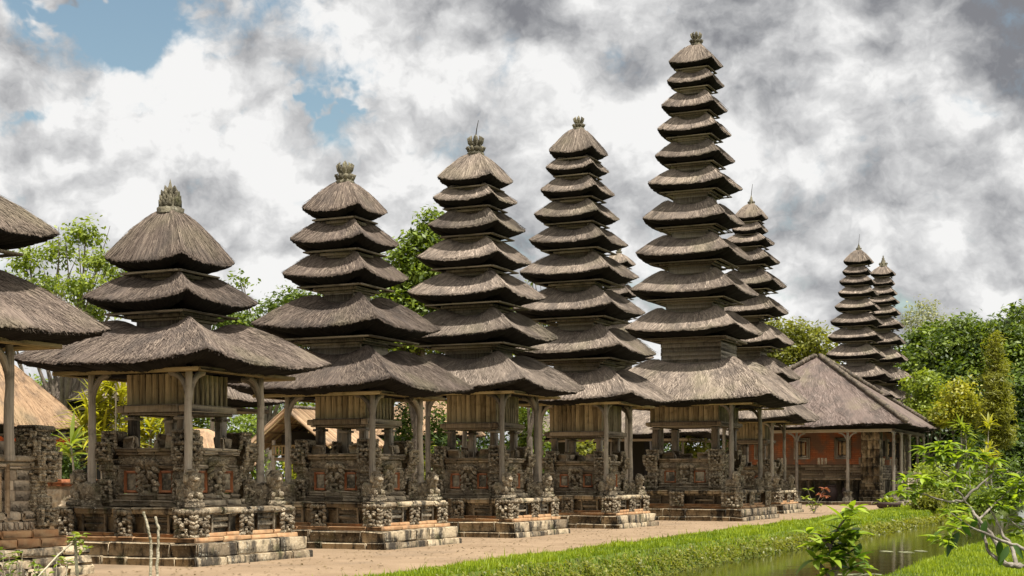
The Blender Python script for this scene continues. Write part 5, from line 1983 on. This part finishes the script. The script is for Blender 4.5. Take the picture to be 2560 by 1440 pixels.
def foreground_plant():
    D = 13.5
    b = W(2085, 1560, D)
    b[2] = -.3
    root = thing('young_plant', 'young broad-leaved plant rising from the bottom edge in front of the moat', 'plant', tuple(b), 0)
    r = np.random.default_rng(8)
    mb, lf = MB(), MB()
    k = D / F
    for (pts) in ([(2085, 1500), (2085, 1430), (2075, 1370), (2095, 1320), (2130, 1275)], [(2085, 1440), (2110, 1390), (2140, 1370)], [(2082, 1450), (2040, 1400), (2020, 1370)], [(2078, 1370), (2050, 1340), (2020, 1330)]):
        P = np.array([np.array([0, 0, 0]) if i == 0 and len(pts) == 5 else W(x, y, D) - b for i, (x, y) in enumerate(pts)])
        tube(mb, P, np.linspace(6, 2, len(P)) * k, 7)
    mb.build('stem', M['bark'], root, True)
    for (x, y, n, tm) in ((2130, 1275, 9, .8), (2110, 1300, 7, .65), (2140, 1335, 7, .35), (2085, 1350, 9, .5), (2060, 1370, 7, .4), (2110, 1365, 7, .35), (2040, 1400, 6, .4), (2020, 1335, 4, .45), (2140, 1395, 6, .3), (2150, 1420, 5, .7), (2090, 1400, 6, .25), (2070, 1430, 5, .3), (2120, 1345, 7, .3), (2100, 1375, 7, .2), (2075, 1395, 7, .25), (2125, 1420, 6, .2), (2050, 1365, 6, .5), (2105, 1330, 6, .4)):
        whorl(lf, W(x, y, D + r.uniform(-.15, .15)) - b, int(n * 1.7), .20, .08, r, tm * .75, .8)
    lf.build('leaves', M['l_fore'], root)


foreground_plant()


def flowering_shrub():
    D = 66
    b = W(2035, 1290, D)
    root = thing('shrub', 'small shrub with one red leaved branch on the grass before the hall', 'shrub', (b[0], b[1], 0), 0)
    r = np.random.default_rng(4)
    mb, lf, rd = MB(), MB(), MB()
    k = D / F
    for (x, y, red) in ((2020, 1225, 0), (2012, 1245, 0), (2028, 1250, 0), (2040, 1262, 0), (2060, 1222, 1), (2052, 1235, 1), (2062, 1240, 1), (2035, 1275, 0), (2048, 1262, 0), (2022, 1262, 0)):
        p = W(x, y, D) - np.array([b[0], b[1], 0])
        tube(mb, [(0, 0, 0), (p[0] * .4, 0, p[2] * .55), p], [.02, .016, .008], 5)
        whorl(rd if red else lf, p, 10, .28, .11, r, .6)
    mb.build('stem', M['bark_pale'], root)
    lf.build('green_leaves', M['l_light'], root)
    rd.build('red_leaves', M['l_red'], root)


flowering_shrub()

# bare sticks in front, on the near bank
for lab, D, pts, rr in (('bare pale stick with a kink, taller of the two before the three-roofed shrine', 7.4, [(378, 1500), (376, 1435), (378, 1360), (372, 1325), (358, 1278)], 4.0),
                        ('bare pale stick, shorter and right of the two before the three-roofed shrine', 7.5, [(393, 1500), (392, 1440), (396, 1360), (396, 1320), (388, 1292)], 4.0),
                        ('pale upright stick with a small green sprout at lower left', 7.0, [(196, 1500), (194, 1440), (190, 1390), (187, 1335)], 4.5)):
    b = W(pts[0][0], pts[0][1], D)
    b[2] = -.3
    root = thing('stick', lab, 'stick', tuple(b), 0, 'bare sticks on the near bank')
    P = np.array([np.zeros(3)] + [W(x, y, D) - b for x, y in pts[1:]])
    mb = MB()
    s_ = np.linspace(0, len(P) - 1, 34)
    Q = np.stack([np.interp(s_, np.arange(len(P)), P[:, c_]) for c_ in range(3)], 1) + rng.normal(0, .0012, (34, 3))
    tube(mb, Q, np.linspace(rr, rr * .75, 34) * (1 + .22 * (np.arange(34) % 6 == 2)) * D / F, 7, .5, .05)
    mb.build('stick_body', M['stick'], root, True)
    if 'sprout' in lab:
        r = np.random.default_rng(3)
        mb = MB()
        for q in range(5):
            whorl(mb, P[-1] + np.array([.02 + r.normal(0, .012), 0, -.03 + r.normal(0, .02)]), 6, .045, .022, r, .6)
        mb.build('sprout', M['l_light'], root)
        mb = MB()
        a, c = W(189, 1350, D) - b, W(95, 1442, D - .2) - b
        tube(mb, [a, (a + c) / 2 + np.array([0, 0, .01]), c, c + (c - a) * .8], 2.2 * D / F, 5)
        mb.build('dry_stalk', M['stick'], root)


def weeds():
    r = np.random.default_rng(66)
    D = 8.0
    for i, (px, py, lab) in enumerate(((20, 1400, 'low green weed at the bottom left corner'), (75, 1425, 'sprawling weed with dry stalks near the bottom left corner'), (130, 1425, 'weed tuft in front of the brick steps at lower left'))):
        b = W(px, 1500, D)
        b[2] = -.3
        root = thing('weed', lab, 'weed', tuple(b), 0, 'weeds at lower left')
        st, lf = MB(), MB()
        for q in range(9):
            p = W(px + r.normal(0, 26), py + r.uniform(-28, 30), D) - b
            p[1] += r.normal(0, .08)
            tube(st, [(r.normal(0, .03), r.normal(0, .03), 0), p * .5 + r.normal(0, .02, 3), p], [.004, .003, .002], 5)
            whorl(lf, p, 4, .055, .022, r, .5)
            whorl(lf, p * .9, 3, .05, .02, r, .4)
        st.build('stem', M['stick'], root)
        lf.build('leaves', M['l_mid'], root)


weeds()

# pale leaf mats floating on the water
for i, (px, py, wpx, lab) in enumerate(((2150, 1437, 110, 'long pale floating leaf mat at the bottom edge of the water'), (2215, 1379, 26, 'short pale floating leaf mat, left of three'), (2268, 1381, 34, 'pale floating leaf mat in the middle of the water'), (2302, 1378, 26, 'pale floating leaf mat, right of three'))):
    D = (CAMH + .6) * F / (py - HOR)
    p = W(px, py, D)
    mb = MB()
    r = np.random.default_rng(i)
    for q in range(26):
        a = r.uniform(0, 6.28)
        rr = math.sqrt(r.random())
        lathe(mb, [(.07, .004), (.075, .010), (.0, .012)], 8, (rr * math.cos(a) * wpx * D / F / 2, rr * math.sin(a) * .35, 0), r.random())
    o = mb.build('floating_leaves', M['l_pale'])
    o.location = (p[0], p[1], -.6)
    tag(o, lab, 'floating leaves', 'leaf mats floating on the moat')
